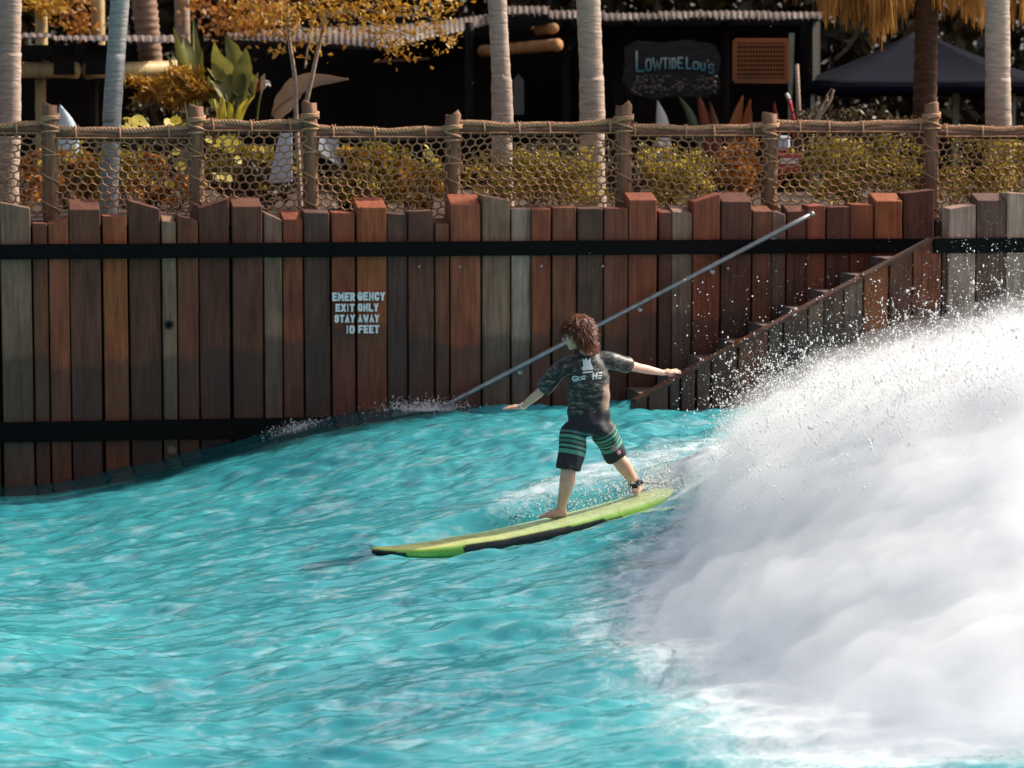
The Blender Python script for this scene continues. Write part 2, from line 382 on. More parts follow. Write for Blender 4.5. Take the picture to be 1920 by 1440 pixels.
# ------------------------------------------------------------------ timber wall
C = dict(g=(0.2257,0.1297,0.0881), l=(0.3250,0.2078,0.1549), r=(0.2497,0.0649,0.0318), o=(0.3091,0.0852,0.0318), d=(0.1243,0.0426,0.0266), k=(0.1012,0.0492,0.0351), b=(0.1837,0.0593,0.0318), s=(0.2027,0.1101,0.0773))
def plank(x0, x1, yl, yr, yb, col, off, parent, mat=M_PLANK, thick=.19, gap=.3, zbot=-.7, ref=600, taper=0):
    """front edges at pixel columns x0..x1, front top at rows yl..yr, back top at yb (None: level with the front)"""
    o2 = off+random.uniform(-.02, .03)
    xl = PW(x0+gap, ref, o2); xr = PW(x1-gap, ref, o2)
    zl = PW(x0, yl, o2).z; zr = PW(x1, yr, o2).z
    rise = (PW(x0, yb, o2).z-PW(x0, (yl+yr)/2, o2).z) if yb is not None else random.uniform(.0, .015)
    bk = WNRM*-thick; tap = WDIR*taper
    wob = [WDIR*random.uniform(-.006, .006) for _ in range(2)]
    fl, fr = Vector((xl.x, xl.y, 0)), Vector((xr.x, xr.y, 0))
    def at(p, z): return Vector((p.x, p.y, z))
    v = [at(fl, zbot), at(fr, zbot), at(fr+bk, zbot), at(fl+bk, zbot),
         at(fl+wob[0], zl), at(fr+wob[1], zr), at(fr+bk-WDIR*.015, zr+rise), at(fl+bk-WDIR*.015, zl+rise)]
    bm = bmesh.new(); bv = [bm.verts.new(p) for p in v]
    for q in ((0,3,2,1),(4,5,6,7),(0,1,5,4),(1,2,6,5),(2,3,7,6),(3,0,4,7)): bm.faces.new([bv[i] for i in q])
    ed = [e for e in bm.edges if not (abs(e.verts[0].co.z-zbot) < 1e-6 and abs(e.verts[1].co.z-zbot) < 1e-6)]
    bmesh.ops.bevel(bm, geom=ed, offset=.012, segments=2, affect='EDGES', profile=.6)
    me = bpy.data.meshes.new('plank'); bm.to_mesh(me); bm.free(); smooth(me)
    for p in me.polygons: pass
    o = link('plank', me, mat, parent); j = random.uniform(.88, 1.12); c = C[col]
    o.color = (c[0]*j, c[1]*j*random.uniform(.96, 1.04), c[2]*j*random.uniform(.94, 1.06), 1)
    m = o.modifiers.new('wn', 'WEIGHTED_NORMAL'); m.keep_sharp = False
    return o
pw = PW(960, 900)
wall = thing('timber_wall', (pw.x, pw.y, 0), 'tall retaining wall of uneven brown timber planks with black bands along the pool', 'wall')
BACK = [(-390,-342,392,392,None,'d'),(-340,-292,380,386,None,'r'),(-290,-242,388,388,372,'b'),(-240,-192,400,396,None,'k'),(-190,-130,390,395,None,'r'),(-128,-70,385,385,None,'d'),(-68,-2,395,380,None,'s'),
 (2,61,379,390,None,'s'),(63,91,418,418,None,'b'),(93,131,420,408,None,'r'),(133,190,393,393,374,'d'),(194,241,404,406,None,'o'),
 (244,303,375,392,None,'d'),(305,331,414,416,402,'g'),(333,372,402,414,None,'b'),(374,432,390,372,None,'d'),(436,493,387,387,371,'d'),
 (495,529,397,412,None,'g'),(531,570,411,411,395,'r'),(572,620,398,399,393,'k'),(622,667,398,399,None,'r'),(669,725,389,389,370,'o'),
 (727,764,399,402,None,'k'),(766,815,396,394,None,'d'),(817,843,420,420,414,'b'),(845,902,384,384,364,'r'),(904,957,367,376,None,'g'),
 (959,995,391,391,None,'l'),(997,1033,393,391,None,'r'),(1035,1080,389,388,None,'b'),(1082,1130,391,391,386,'k'),(1132,1176,390,390,None,'b'),
 (1179,1232,375,375,361,'r'),(1234,1258,398,398,390,'d'),(1260,1296,396,400,386,'g'),(1298,1350,379,363,None,'r'),(1352,1408,378,378,361,'d'),
 (1410,1446,396,396,385,'b'),(1448,1472,395,402,None,'s'),(1474,1511,396,396,383,'d'),(1513,1546,386,385,None,'r'),(1548,1591,388,387,None,'d'),
 (1593,1636,383,383,None,'r'),(1638,1690,377,377,362,'o'),(1692,1750,362,355,None,'d')]
for x0, x1, yl, yr, yb, c in BACK: plank(x0, x1, yl, yr, yb, c, 0.0, wall)
def band(px0, px1, ya0, ya1, yb0, yb1, off, parent, th=.05, name='band', mat=M_BAND):
    A = PW(px0, ya0, off); B = PW(px1, yb0, off); A2 = PW(px0, ya1, off); B2 = PW(px1, yb1, off)
    z0, z1 = (A.z+B.z)/2, (A2.z+B2.z)/2; bk = -WNRM*th
    v = []
    for p in (A, B):
        for q in (Vector(), bk):
            for z in (z0, z1): v.append(Vector((p.x+q.x, p.y+q.y, z)))
    bm = bmesh.new(); bv = [bm.verts.new(p) for p in v]
    for q in ((0,1,5,4),(2,6,7,3),(0,2,3,1),(4,5,7,6),(1,3,7,5),(0,4,6,2)): bm.faces.new([bv[i] for i in q])
    bmesh.ops.recalc_face_normals(bm, faces=bm.faces)
    bmesh.ops.bevel(bm, geom=list(bm.edges), offset=.008, segments=2, affect='EDGES')
    me = bpy.data.meshes.new(name); bm.to_mesh(me); bm.free()
    return link(name, me, mat, parent)
band(-390, 1751, 461, 491, 447, 472, .078, wall)
band(-390, 1500, 796, 834, 771, 806, .075, wall)
# backing boards seen as dark lines in the joints
A = PW(-395, 600, -.10); B = PW(1752, 600, -.10); zt = PW(300, 425, 0).z
obj('backing', [(A.x, A.y, -1), (B.x, B.y, -1), (B.x, B.y, zt), (A.x, A.y, zt)], [(0, 1, 2, 3)], M_BAND, wall)
# the drain ring and small bolts
def disc(c, r, depth, name, mat, parent, n=16, hole=None):
    m = MB(); m.tube([c, c+WNRM*depth], [r, r*.9], n); return m.build(name, mat, parent)
dr = disc(PW(317, 609, .04), .042, .02, 'drain_ring', M_BOLT, wall)
disc(PW(317, 609, .062), .024, .006, 'drain_hole', M_BAND, dr)
disc(PW(322, 843, .04), .042, .02, 'drain_ring', M_CONC, wall)
for bx, by in ((786, 500), (862, 500), (1015, 499), (1130, 499), (1365, 503), (1455, 508)):
    disc(PW(bx, by, .035), .012, .012, 'bolt', M_STEEL, wall, 8)

# ---- lettering: a stroke alphabet, every letter on a 0..1 by 0..1 cell
GL = {'E': [[(1,0),(0,0),(0,1),(1,1)],[(0,.5),(.8,.5)]], 'M': [[(0,0),(0,1),(.5,.35),(1,1),(1,0)]], 'R': [[(0,0),(0,1),(.75,1),(1,.85),(1,.62),(.75,.48),(0,.48)],[(.5,.48),(1,0)]],
 'G': [[(1,.8),(.8,1),(.2,1),(0,.8),(0,.2),(.2,0),(.8,0),(1,.2),(1,.45),(.55,.45)]], 'N': [[(0,0),(0,1),(1,0),(1,1)]], 'C': [[(1,.78),(.8,1),(.2,1),(0,.8),(0,.2),(.2,0),(.8,0),(1,.22)]],
 'Y': [[(0,1),(.5,.45),(1,1)],[(.5,.45),(.5,0)]], 'X': [[(0,0),(1,1)],[(0,1),(1,0)]], 'I': [[(.5,0),(.5,1)]], 'T': [[(0,1),(1,1)],[(.5,1),(.5,0)]],
 'O': [[(.2,0),(.8,0),(1,.2),(1,.8),(.8,1),(.2,1),(0,.8),(0,.2),(.2,0)]], 'L': [[(0,1),(0,0),(1,0)]], 'S': [[(1,.8),(.8,1),(.2,1),(0,.82),(0,.62),(.2,.52),(.8,.48),(1,.38),(1,.18),(.8,0),(.2,0),(0,.2)]],
 'A': [[(0,0),(.5,1),(1,0)],[(.22,.32),(.78,.32)]], 'W': [[(0,1),(.25,0),(.5,.7),(.75,0),(1,1)]], '1': [[(.5,0),(.5,1)]], '0': [[(.2,0),(.8,0),(1,.2),(1,.8),(.8,1),(.2,1),(0,.8),(0,.2),(.2,0)]],
 'F': [[(0,0),(0,1),(1,1)],[(0,.5),(.8,.5)]], 'D': [[(0,0),(0,1),(.65,1),(1,.75),(1,.25),(.65,0),(0,0)]], 'U': [[(0,1),(0,.2),(.2,0),(.8,0),(1,.2),(1,1)]], "'": [[(.4,1),(.3,.75)]]}
def stroke_poly(pts, w):
    """a flat mitred ribbon through 2d points"""
    L = []; Rr = []; n = len(pts); closed = pts[0] == pts[-1]
    for i, p in enumerate(pts):
        p = Vector(p); pa = Vector(pts[i-1]) if i > 0 else (Vector(pts[-2]) if closed else None); pb = Vector(pts[i+1]) if i < n-1 else (Vector(pts[1]) if closed else None)
        ds = []
        if pa is not None: ds.append((p-pa).normalized())
        if pb is not None: ds.append((pb-p).normalized())
        nn = [Vector((-d.y, d.x)) for d in ds]
        if len(nn) == 2:
            m = nn[0]+nn[1]
            if m.length < .3: m = nn[0]
            else: m.normalize(); m = m/max(.45, m.dot(nn[0]))
        else: m = nn[0]
        ext = Vector((0, 0))
        if not closed and i == 0: ext = -ds[0]*w/2
        if not closed and i == n-1: ext = ds[-1]*w/2
        L.append(p+ext+m*w/2); Rr.append(p+ext-m*w/2)
    return L, Rr
def wall_text(words_, y_top, y_bot, off):
    for ch, xa, xb in words_:
        def place(u, v, o): return PW(u, v, o)
        w = xb-xa; cell = (xa, y_bot, w, y_top-y_bot)
        mb = MB()
        sw = min(3.9, w*.42)
        for k, stx in enumerate(GL[ch]):
            pts = [(xa+sw/2+(w-sw)*a, y_bot-sw/2-(y_bot-y_top-sw)*b) for a, b in stx]
            L, Rr = stroke_poly(pts, sw); n = len(L); o1 = off+k*.0006
            v = [PW(p.x, p.y, o1) for p in L]+[PW(p.x, p.y, o1) for p in Rr]+[PW(p.x, p.y, off-.03) for p in L]+[PW(p.x, p.y, off-.03) for p in Rr]
            f = []
            for i in range(n-1): f += [(i, n+i, n+i+1, i+1), (2*n+i, i, i+1, 2*n+i+1), (n+i, 3*n+i, 3*n+i+1, n+i+1)]
            f += [(0, 2*n, 3*n, n), (n-1, 2*n-1, 4*n-1, 3*n-1)]
            mb.add(v, f)
        o = mb.build('letter', M_WHITEPAINT, wall)
def row(txt, xa, xb, yt, yb, narrow='I1'):
    n = sum(.5 if c in narrow else (1.25 if c in 'MW' else 1) for c in txt); g = 1.1; u = (xb-xa-g*(len(txt)-1))/n; x = xa; out = []
    for c in txt:
        w = u*(.5 if c in narrow else (1.25 if c in 'MW' else 1)); out.append((c, x, x+w)); x += w+g
    wall_text(out, yt, yb, .036)
for t in (('EMER',623,665.5,548.5,564.5),('GENCY',670.5,722,547.5,563.5),('EXIT',629,665,569.5,584.5),('ONLY',671,709.5,569,584),
          ('STAY',627,665.5,590,605),('AWAY',671,711,589.5,604.5),('10',648.5,665,610,625.5),('FEET',671.5,711,609.5,625)): row(*t)

# ------------------------------------------------------------------ stairs, their outer plank wall and the handrail
OFFS = 1.05
def diag(px): return 752+(px-1190)*(447-752)/(1750-1190)
ps = PW(1500, 900, OFFS)
swall = thing('stair_wall', (ps.x, ps.y, 0), 'low sloping wall of narrow grey and brown planks beside the exit steps', 'wall')
ST = [(1190,1216,'d'),(1217,1255,'b'),(1257,1276,'k'),(1278,1305,'d'),(1307,1333,'s'),(1335,1384,'d'),(1386,1441,'o'),(1443,1469,'s'),(1470,1515,'k'),(1517,1544,'s'),
      (1545,1580,'k'),(1581,1618,'s'),(1620,1665,'o'),(1667,1710,'d'),(1712,1764,'r')]
for x0, x1, c in ST:
    plank(x0, x1, diag(x0)+random.uniform(-1.5,3), max(diag(x1)+random.uniform(-1.5,3), 446), None, c, OFFS, swall, thick=.12)
for x0, x1, yl, yr, yb, c in [(1766,1775,446,446,None,'d'),(1777,1828,392,383,None,'l'),(1830,1883,376,376,362,'k'),(1885,1932,361,363,None,'l'),(1934,1985,380,380,365,'d'),(1987,2050,372,384,None,'r'),(2052,2110,392,392,None,'b'),(2112,2170,380,372,None,'d'),(2172,2225,376,376,360,'s'),(2227,2270,388,384,None,'b'),(2272,2330,372,380,None,'d')]:
    plank(x0, x1, yl, yr, yb, c, OFFS, swall, thick=.17)
# sloping cap board on the stair wall
cuts = [1194, 1300, 1384, 1512, 1620, 1752]
for q0, q1 in zip(cuts[:-1], cuts[1:]):
    A = PW(q0, diag(q0)+random.uniform(0,3), OFFS+.02); B = PW(q1-1, diag(q1)+random.uniform(-1,3), OFFS+.02); sd = (B-A).normalized(); sn = Vector((0,0,1))-sd*sd.z; sn.normalize(); m = MB(); v = []
    for p in (A, B):
        for q in (0, -.17):
            for h in (-.016, .008): v.append(p-WNRM*(-q)+sn*h)
    m.add(v, [(0,1,5,4),(2,6,7,3),(0,2,3,1),(4,5,7,6),(1,3,7,5),(0,4,6,2)]); cap = m.build('cap_board', M_PLANK, swall); cap.color = (.13,.062,.042,1)
band(1752, 2330, 447, 475, 444, 471, OFFS+.06, swall)
stair = thing('stairs', PW(1600, 700, .5), 'narrow wet steps rising along the timber wall under the handrail', 'stairs')
NS = 9; XA, XB = 1212, 1742
for i in range(NS):
    x0 = XA+(XB-XA)*i/NS; x1 = XA+(XB-XA)*(i+1)/NS
    a = PW(x0, diag(x0), OFFS-.14); b = PW(x1, diag(x1), OFFS-.14); zt = PW(x0, diag(x0), OFFS).z-.03
    dep = WNRM*-(OFFS-.14-.05); m = MB(); v = []
    for p in (a, b):
        for q in (Vector(), dep):
            for z in (zt-.9 if i else zt-.9, zt): v.append(Vector((p.x+q.x, p.y+q.y, z)))
    m.add(v, [(0,1,5,4),(2,6,7,3),(0,2,3,1),(4,5,7,6),(1,3,7,5),(0,4,6,2)]); m.build('step', M_CONC, stair)
hr = thing('handrail', PW(1170, 585, .15), 'long grey steel handrail slanting up the timber wall behind the surfer', 'handrail')
a = PW(822, 767, .16); b = PW(1525, 399.5, .16); n = 14
pts = [a+(b-a)*i/n for i in range(n+1)]
m = MB(); m.tube(pts, .021, 12); m.build('rail', M_STEEL, hr, True)
m = MB(); d = (b-a).normalized(); m.tube([b-d*.02+d*.028*math.sin(t)*1.0*(1 if 1 else 0) for t in np.linspace(-1.2, 1.4, 7)], [.0285*max(.25, math.cos(t*.9)) for t in np.linspace(-1.2, 1.4, 7)], 12); m.build('end_cap', M_STEEL, hr, True)
for t in (.22, .40, .54, .735, .90):
    c = a+(b-a)*t; m = MB(); m.tube(bez([c-Vector((0,0,.015)), c-Vector((0,0,.045))-WNRM*.03, c-Vector((0,0,.055))-WNRM*.16], 8), .007, 6); brk = m.build('bracket', M_STEEL, hr, True)
    m = MB(); e = c-Vector((0,0,.07))-WNRM*.118; m.tube([e, e+WNRM*.012], .024, 12); m.build('bracket_plate', M_STEEL, brk)
    disc(c-Vector((.02,0,.085))-WNRM*.10, .007, .01, 'screw', M_BOLT, brk, 6)

# ================================================================== FENCE
FO = -.42                                              # the fence stands behind the planks
pf = PW(960, 390, FO)
fence = thing('rope_fence', (pf.x, pf.y, ZG), 'waist high fence of log posts, roped rails and hexagonal netting on top of the wall', 'fence')
POSTS = [(-180,200,400,14),(93,197,418,14.5),(367,200,392,14),(580,193,400,14),(849,215,392,14.5),(1169,198,392,15),(1443,213,402,14),(1746,194,445,13.5),(2030,205,400,14),(2310,200,400,14),(-450,202,400,14)]
def post_axis(px, yt, yb, off=FO):
    return PW(px+(3 if px < 600 else 0), yb, off), PW(px, yt, off)
for px, yt, yb, hw in POSTS:
    bt, tp = post_axis(px, yt, yb); sc = hw/F*bt.y; n = 9
    bt.z = min(bt.z, ZG-.15)
    pts = [bt+(tp-bt)*i/n+Vector((random.uniform(-.006,.006), 0, 0)) for i in range(n+1)]
    rad = [sc*(1.06-.06*i/n+random.uniform(-.03,.03)) for i in range(n+1)]
    m = MB(); m.tube(pts+[tp+Vector((0,0,.006))], rad+[rad[-1]*.88], 14); p = m.build('post', M_POST, fence, True)
    # lashings: an X at the rail, a collar, then a loose spiral to the ground
    L = (tp-bt).length; up = (tp-bt).normalized()
    def helix(z0, z1, turns, r, ph=0, n=None):
        n = n or int(18*max(turns, .5)); out = []
        for i in range(n+1):
            t = i/n; an = ph+2*math.pi*turns*t
            out.append(bt+up*(z0+(z1-z0)*t)+Vector((math.cos(an)*r, math.sin(an)*r, 0)))
        return out
    zr = L-.155
    for z0, z1, tn, ph, rr in ((zr-.07, zr+.07, 1.0, 0.2, .012), (zr+.075, zr-.075, 1.0, .6, .012), (zr-.085, zr-.075, 1.0, 0, .010), (zr+.02, zr+.055, 2.0, 0, .011), (zr-.10, .12, 3.2, 1.0, .0065), (zr-.30, zr-.28, 1.1, 0, .008)):
        m = MB(); m.tube(helix(z0, z1, tn, sc*1.08+rr*.6, ph), rr, 6); m.build('lashing', M_ROPE, p, True)
BAYS = [(-180,93,234,234),(93,367,243,241),(367,580,229,229),(580,849,241,243),(849,1169,233,231),(1169,1443,238,237),(1443,1746,231,229),(1746,2030,240,238),(2030,2310,236,236),(-450,-180,236,236)]
def hexnet(x0, x1, ytop, ybot, off, name):
    """netting between two posts: hexagonal meshes of thin rope, sagging and stretched a little unevenly"""
    A = PW(x0, ytop, off); B = PW(x1, ytop, off); Lh = (Vector((B.x, B.y, 0))-Vector((A.x, A.y, 0))).length
    H = A.z-PW(x0, ybot, off).z; cw = .088; chh = .064
    nc = int(Lh/cw); nr = int(H/chh)+1; cw = Lh/nc
    ph = random.uniform(0, 6)
    def place(u, v):
        bul = .03*math.sin(u*2.1+ph)*math.sin(min(1, v/H)*math.pi)
        du = .026*math.sin(v*7+u*2.3+ph)+.014*math.sin(u*5.3+ph*2+v*13); dv = .024*math.sin(u*3.1+ph)+.012*math.sin(u*9+v*7)
        f = min(1, max(0, (u+du)/Lh))
        return Vector((A.x+(B.x-A.x)*f, A.y+(B.y-A.y)*f, A.z+(B.z-A.z)*f-v-dv*min(1, v/.1)))+WNRM*bul
    segs = set(); nodes = {}
    def key(u, v): return (round(u*2000), round(v*2000))
    for r in range(nr):
        for c in range(nc+1):
            u = (c+(r % 2)*.5)*cw; v = r*chh
            pts = [(u, v-chh*.33), (u+cw/2, v), (u+cw/2, v+chh*.66)]
            a, b, cc = pts[0], pts[1], pts[2]; d = (u-cw/2, v)
            for p, q in ((a, b), (a, d), (b, cc)):
                if max(p[0], q[0]) > Lh+1e-4 or min(p[0], q[0]) < -1e-4: continue
                segs.add((key(*p), key(*q))); nodes[key(*p)] = p; nodes[key(*q)] = q
    V = []; Fq = []
    for ka, kb in segs:
        p = place(nodes[ka][0], max(nodes[ka][1], 0)); q = place(nodes[kb][0], max(nodes[kb][1], 0)); d = (q-p)
        if d.length < 1e-5: continue
        d.normalize(); s1 = d.cross(WNRM).normalized()*.0078; s2 = WNRM*.0072; p = p-d*.004; q = q+d*.004; n = len(V)
        V += [p+s1, p+s2, p-s1, p-s2, q+s1, q+s2, q-s1, q-s2]
        for k in range(4): Fq.append((n+k, n+(k+1) % 4, n+4+(k+1) % 4, n+4+k))
    return obj(name, np.array([tuple(v) for v in V]), np.array(Fq), M_NET, fence, True)
for x0, x1, y0, y1 in BAYS:
    a = PW(x0, y0+8, FO); b = PW(x1, y1+8, FO); n = 24
    sag = lambda t: -.03*math.sin(math.pi*t)
    pts = [a+(b-a)*(i/n)+Vector((0, 0, sag(i/n)+random.uniform(-.004,.004))) for i in range(n+1)]
    m = MB(); m.tube(pts, [.042+random.uniform(-.004,.004) for _ in pts], 10); rlog = m.build('rail_log', M_LOG, fence, True)
    L = (b-a).length; dirv = (b-a).normalized(); up = Vector((0,0,1)); sd = dirv.cross(up); pit = .095; nn = int(L/pit*9); wob = random.uniform(0, 6)
    m = MB()
    for strand in range(3):
        hp = []
        for i in range(nn+1):
            t = i/nn; an = 2*math.pi*(i/9+strand/3); rr = .0145
            hp.append(a+(b-a)*t+Vector((0,0,sag(t)+.055+.006*math.sin(t*17+wob)))+sd*(.010*math.sin(t*11+wob))+up*math.cos(an)*rr+sd*math.sin(an)*rr)
        m.tube(hp, .0155, 6)
    m.build('rail_rope', M_ROPE, rlog, True)
    for q in range(max(2, int(L/.33))):
        t = (q+.5+random.uniform(-.25,.25))/max(2, int(L/.33)); c = a+(b-a)*t+Vector((0,0,sag(t)+.020)); ln = [c+dirv*(.03*(k/12-.5)*random.choice((1,1)))+up*math.cos(k*2*math.pi/12)*.066+sd*math.sin(k*2*math.pi/12)*.052 for k in range(13)]
        m = MB(); m.tube(ln, .0075, 5); m.build('rail_wrap', M_ROPE, rlog, True)
    hexnet(x0+6, x1-6, y0+16, 404 if x0 < 1740 else 445, FO+.055, 'netting')

# ================================================================== PALMS AND TREES
def palm_crown(top, n, length, mat, seed, droop=1.0):
    r = random.Random(seed); V = []; Q = []
    for k in range(n):
        az = 2*math.pi*k/n+r.uniform(-.2,.2); el = r.uniform(-.2, 1.1); L = length*r.uniform(.85,1.1)
        d = Vector((math.cos(az), math.sin(az), 0)); pts = []
        for i in range(13):
            t = i/12; pts.append(top+d*(L*t*math.cos(el*(1-t)*.6))+Vector((0,0,L*(math.sin(el)*t-.75*droop*t*t))))
        sidev = d.cross(Vector((0,0,1)))
        for i in range(1, 13):
            for sgn in (-1, 1):
                for h in (0, .5):
                    p = pts[i-1].lerp(pts[i], h); ll = .55*length/2.4*math.sin(math.pi*min(1, (i+h)/13)**.6)+.08
                    tip = p+sidev*sgn*ll*.8+d*ll*.45+Vector((0,0,-ll*.45)); w = (pts[i]-pts[i-1]).normalized()*.03
                    nn = len(V); V += [p-w, p+w, tip]; Q.append((nn, nn+1, nn+2))
    return np.array([tuple(v) for v in V]), np.array(Q)
def palm(name, pts_px, d, r0, r1, mat, label, ring=.16, rdepth=.05, top=9.0, crown=True, seed=1, group=None, sharp=False, crown_len=2.4, fr=16):
    pts = [P(x, y, d) for x, y in pts_px]; base = Vector((pts[0].x+(pts[0].x-pts[1].x)*.2, d, ZG-.1))
    dirv = (pts[-1]-pts[-2]).normalized(); tp = pts[-1]+dirv*max(.5, (top-pts[-1].z)/max(.3, dirv.z))
    t = thing(name, base+Vector((0,0,.1)), label, 'palm tree', group)
    line = bez([base]+pts+[tp], 60); L = sum((line[i+1]-line[i]).length for i in range(len(line)-1))
    n = int(L/(ring/4)); out = []; rad = []; acc = 0; i = 0; seg = 0
    cum = [0]
    for i in range(len(line)-1): cum.append(cum[-1]+(line[i+1]-line[i]).length)
    for k in range(n+1):
        s_ = L*k/n; j = max(0, min(len(line)-2, int(np.searchsorted(cum, s_))-1)); f = (s_-cum[j])/max(1e-6, cum[j+1]-cum[j])
        out.append(line[j].lerp(line[j+1], min(1, f))); u = s_/L
        ph = (s_/ring) % 1
        saw = (ph if sharp else (1-abs(2*ph-1)))
        rr = r0+(r1-r0)*min(1, s_/3.5); rad.append(rr*(1+rdepth*(saw-.5)+.015*math.sin(s_*7+seed)+(.25*math.exp(-s_/.25))))
    v, f = tube_data(out, rad, 20); o = obj('trunk', v, f, mat, t, True)
    if crown:
        cv, cf = palm_crown(tp, fr, crown_len, L_FROND, seed); obj('crown', cv, cf, L_FROND, t)
    return t
G = 'palms behind the rope fence'
palm('palm_tree', [(12,340),(17,230),(18,100),(20,0)], 27.2, .118, .105, M_PALM, 'pale thick palm trunk at the far left edge of the view', .17, .05, 18.0, seed=2, group=G)
palm('palm_tree', [(203,398),(210,230),(218,100),(225,0)], 25.95, .082, .088, M_PALMG, 'smooth grey palm trunk leaning right, close behind the left part of the wall', .22, .025, 18.0, seed=3, group=G)
palm('palm_tree', [(290,260),(283,120),(270,0)], 33.5, .13, .15, M_PALMR, 'ridged reddish palm trunk just right of the leaning grey one', .085, .14, 18.0, seed=4, group=G, sharp=True)
palm('palm_tree', [(941,300),(940,150),(932,0)], 27.4, .105, .088, M_PALM, 'slim pale palm trunk before the dark doorway of the hut', .15, .05, 18.0, seed=5, group=G)
palm('palm_tree', [(1110,300),(1109,150),(1103,0)], 27.1, .122, .112, M_PALM, 'broad pale palm trunk left of the hut name board', .15, .05, 18.0, seed=6, group=G)
palm('palm_tree', [(1733,300),(1735,150),(1738,0)], 29.0, .118, .125, M_PALMD, 'dark rough palm trunk under a skirt of hanging dry fronds', .12, .12, 16.5, seed=7, group=G, sharp=True, crown_len=2.2)
palm('palm_tree', [(1873,300),(1871,150),(1870,0)], 27.3, .127, .118, M_PALM, 'pale knotty palm trunk near the right edge before the canopy', .15, .05, 18.0, seed=8, group=G)

def leaf_mesh(centers, sizes, aspect=.5, up=.3, fold=.25, drng=rng, dirs=None):
    n = len(centers); c = np.asarray(centers); s_ = np.asarray(sizes)[:, None]
    a = drng.normal(size=(n, 3)) if dirs is None else dirs+drng.normal(size=(n, 3))*.35
    a[:, 2] += up*.0; a /= np.linalg.norm(a, axis=1, keepdims=True)
    b = drng.normal(size=(n, 3)); b -= a*(a*b).sum(1, keepdims=True); b /= np.linalg.norm(b, axis=1, keepdims=True); nn = np.cross(a, b)
    base = c-a*s_*.5; tip = c+a*s_*.5; l = c+b*s_*aspect*.5+nn*s_*fold*.3-a*s_*.05; r_ = c-b*s_*aspect*.5+nn*s_*fold*.3-a*s_*.05
    V = np.stack([base, l, tip, r_], 1).reshape(-1, 3); i = np.arange(n)*4
    Fq = np.stack([np.stack([i, i+2, i+1], 1), np.stack([i, i+3, i+2], 1)], 1).reshape(-1, 3)
    return V, Fq
def clump_points(c, r, n, k, spread=.35, shell=.55):
    c = np.array(c); r = np.array(r); d = rng.normal(size=(k, 3)); d /= np.linalg.norm(d, axis=1, keepdims=True)
    q = c+d*r*(shell+(1-shell)*rng.random((k, 1)))
    pick = rng.integers(0, k, n); return q[pick]+rng.normal(size=(n, 3))*r*spread*.5
def shrub(name, px, py, d, wpx, hpx, mat, label, cat='shrub', n=2200, leaf=.05, aspect=.5, depth=.5, k=34, group=None, stems=5, clip=True):
    c = P(px, py, d); rx = wpx/F*d/2; rz = hpx/F*d/2
    t = thing(name, (c.x, d, ZG), label, cat, group)
    pts = clump_points((c.x, d, c.z), (rx*.95, depth*.9, rz*.92), int(n*.8), k, .21, .40)
    pts = pts[pts[:, 2] > ZG-.02]
    v, f = leaf_mesh(pts, rng.uniform(.6, 1.35, len(pts))*leaf, aspect); obj('foliage', v, f, mat, t)
    for i in range(stems):
        e = Vector((c.x+random.uniform(-.7,.7)*rx, d+random.uniform(-.5,.5)*depth, c.z+random.uniform(-.3,.6)*rz)); b = Vector((c.x+random.uniform(-.4,.4)*rx, d+random.uniform(-.2,.2), ZG-.08))
        m = MB(); m.tube(bez([b, b.lerp(e, .5)+Vector((random.uniform(-.06,.06), 0, .02)), e], 6), [.012,.011,.010,.009,.008,.007,.006], 5); m.build('stem', M_DARKBARK, t)
    return t

# ---- plants right behind the fence
GH = 'shrubs along the rope fence'
shrub('shrub', 1010, 335, 26.75, 310, 140, L_OLIVE, 'long low yellow green hedge behind the net, below the two middle palm trunks', n=5200, leaf=.042, depth=.35, k=70, group=GH)
shrub('shrub', 1265, 330, 26.55, 170, 160, L_OLIVE, 'dense small leaved yellow bush behind the net under the name board', n=4600, leaf=.038, depth=.35, k=50, group=GH)
shrub('shrub', 1392, 330, 27.3, 110, 140, L_ORANGE, 'dark bush with orange tips right of the dense yellow bush', n=1700, leaf=.055, depth=.35, k=26, group=GH)
shrub('shrub', 1600, 320, 26.7, 290, 165, L_OLIVE, 'broad mixed bush behind the net before the navy canopy', n=4300, leaf=.048, depth=.4, k=60, group=GH)
shrub('shrub', 1850, 330, 26.85, 230, 190, L_OLIVE, 'tall olive bush at the right edge behind the net', n=4300, leaf=.045, depth=.4, k=54, group=GH)
shrub('shrub', 1995, 330, 27.0, 160, 180, L_OLIVE, 'bush cut by the right edge of the view', n=1500, leaf=.05, depth=.4, k=30, group=GH)
shrub('shrub', 785, 345, 26.7, 120, 110, L_GOLD, 'loose golden croton bush left of the post by the dark doorway', n=1500, leaf=.06, depth=.3, k=22, group=GH)
shrub('shrub', 690, 300, 26.9, 130, 80, L_GOLD, 'upright golden leaf clusters behind the net right of the third post', n=620, leaf=.085, aspect=.4, depth=.25, k=9, group=GH)
shrub('shrub', 290, 340, 26.7, 170, 110, L_ORANGE, 'low rusty red spiky plants between the first two posts', n=900, leaf=.10, aspect=.2, depth=.3, k=16, group=GH)
shrub('shrub', 130, 330, 27.0, 130, 130, L_ORANGE, 'thin brown leaved shrub behind the net at the first post', n=1500, leaf=.055, depth=.3, k=18, group=GH)
shrub('shrub', 30, 330, 28.6, 150, 130, L_ORANGE, 'brown shrub behind the netting at the far left', n=1600, leaf=.06, depth=.3, k=18, group=GH)
shrub('shrub', 470, 350, 27.3, 170, 110, L_DARK, 'dark undergrowth behind the net between second and third posts', n=1500, leaf=.07, depth=.35, k=30, group=GH)
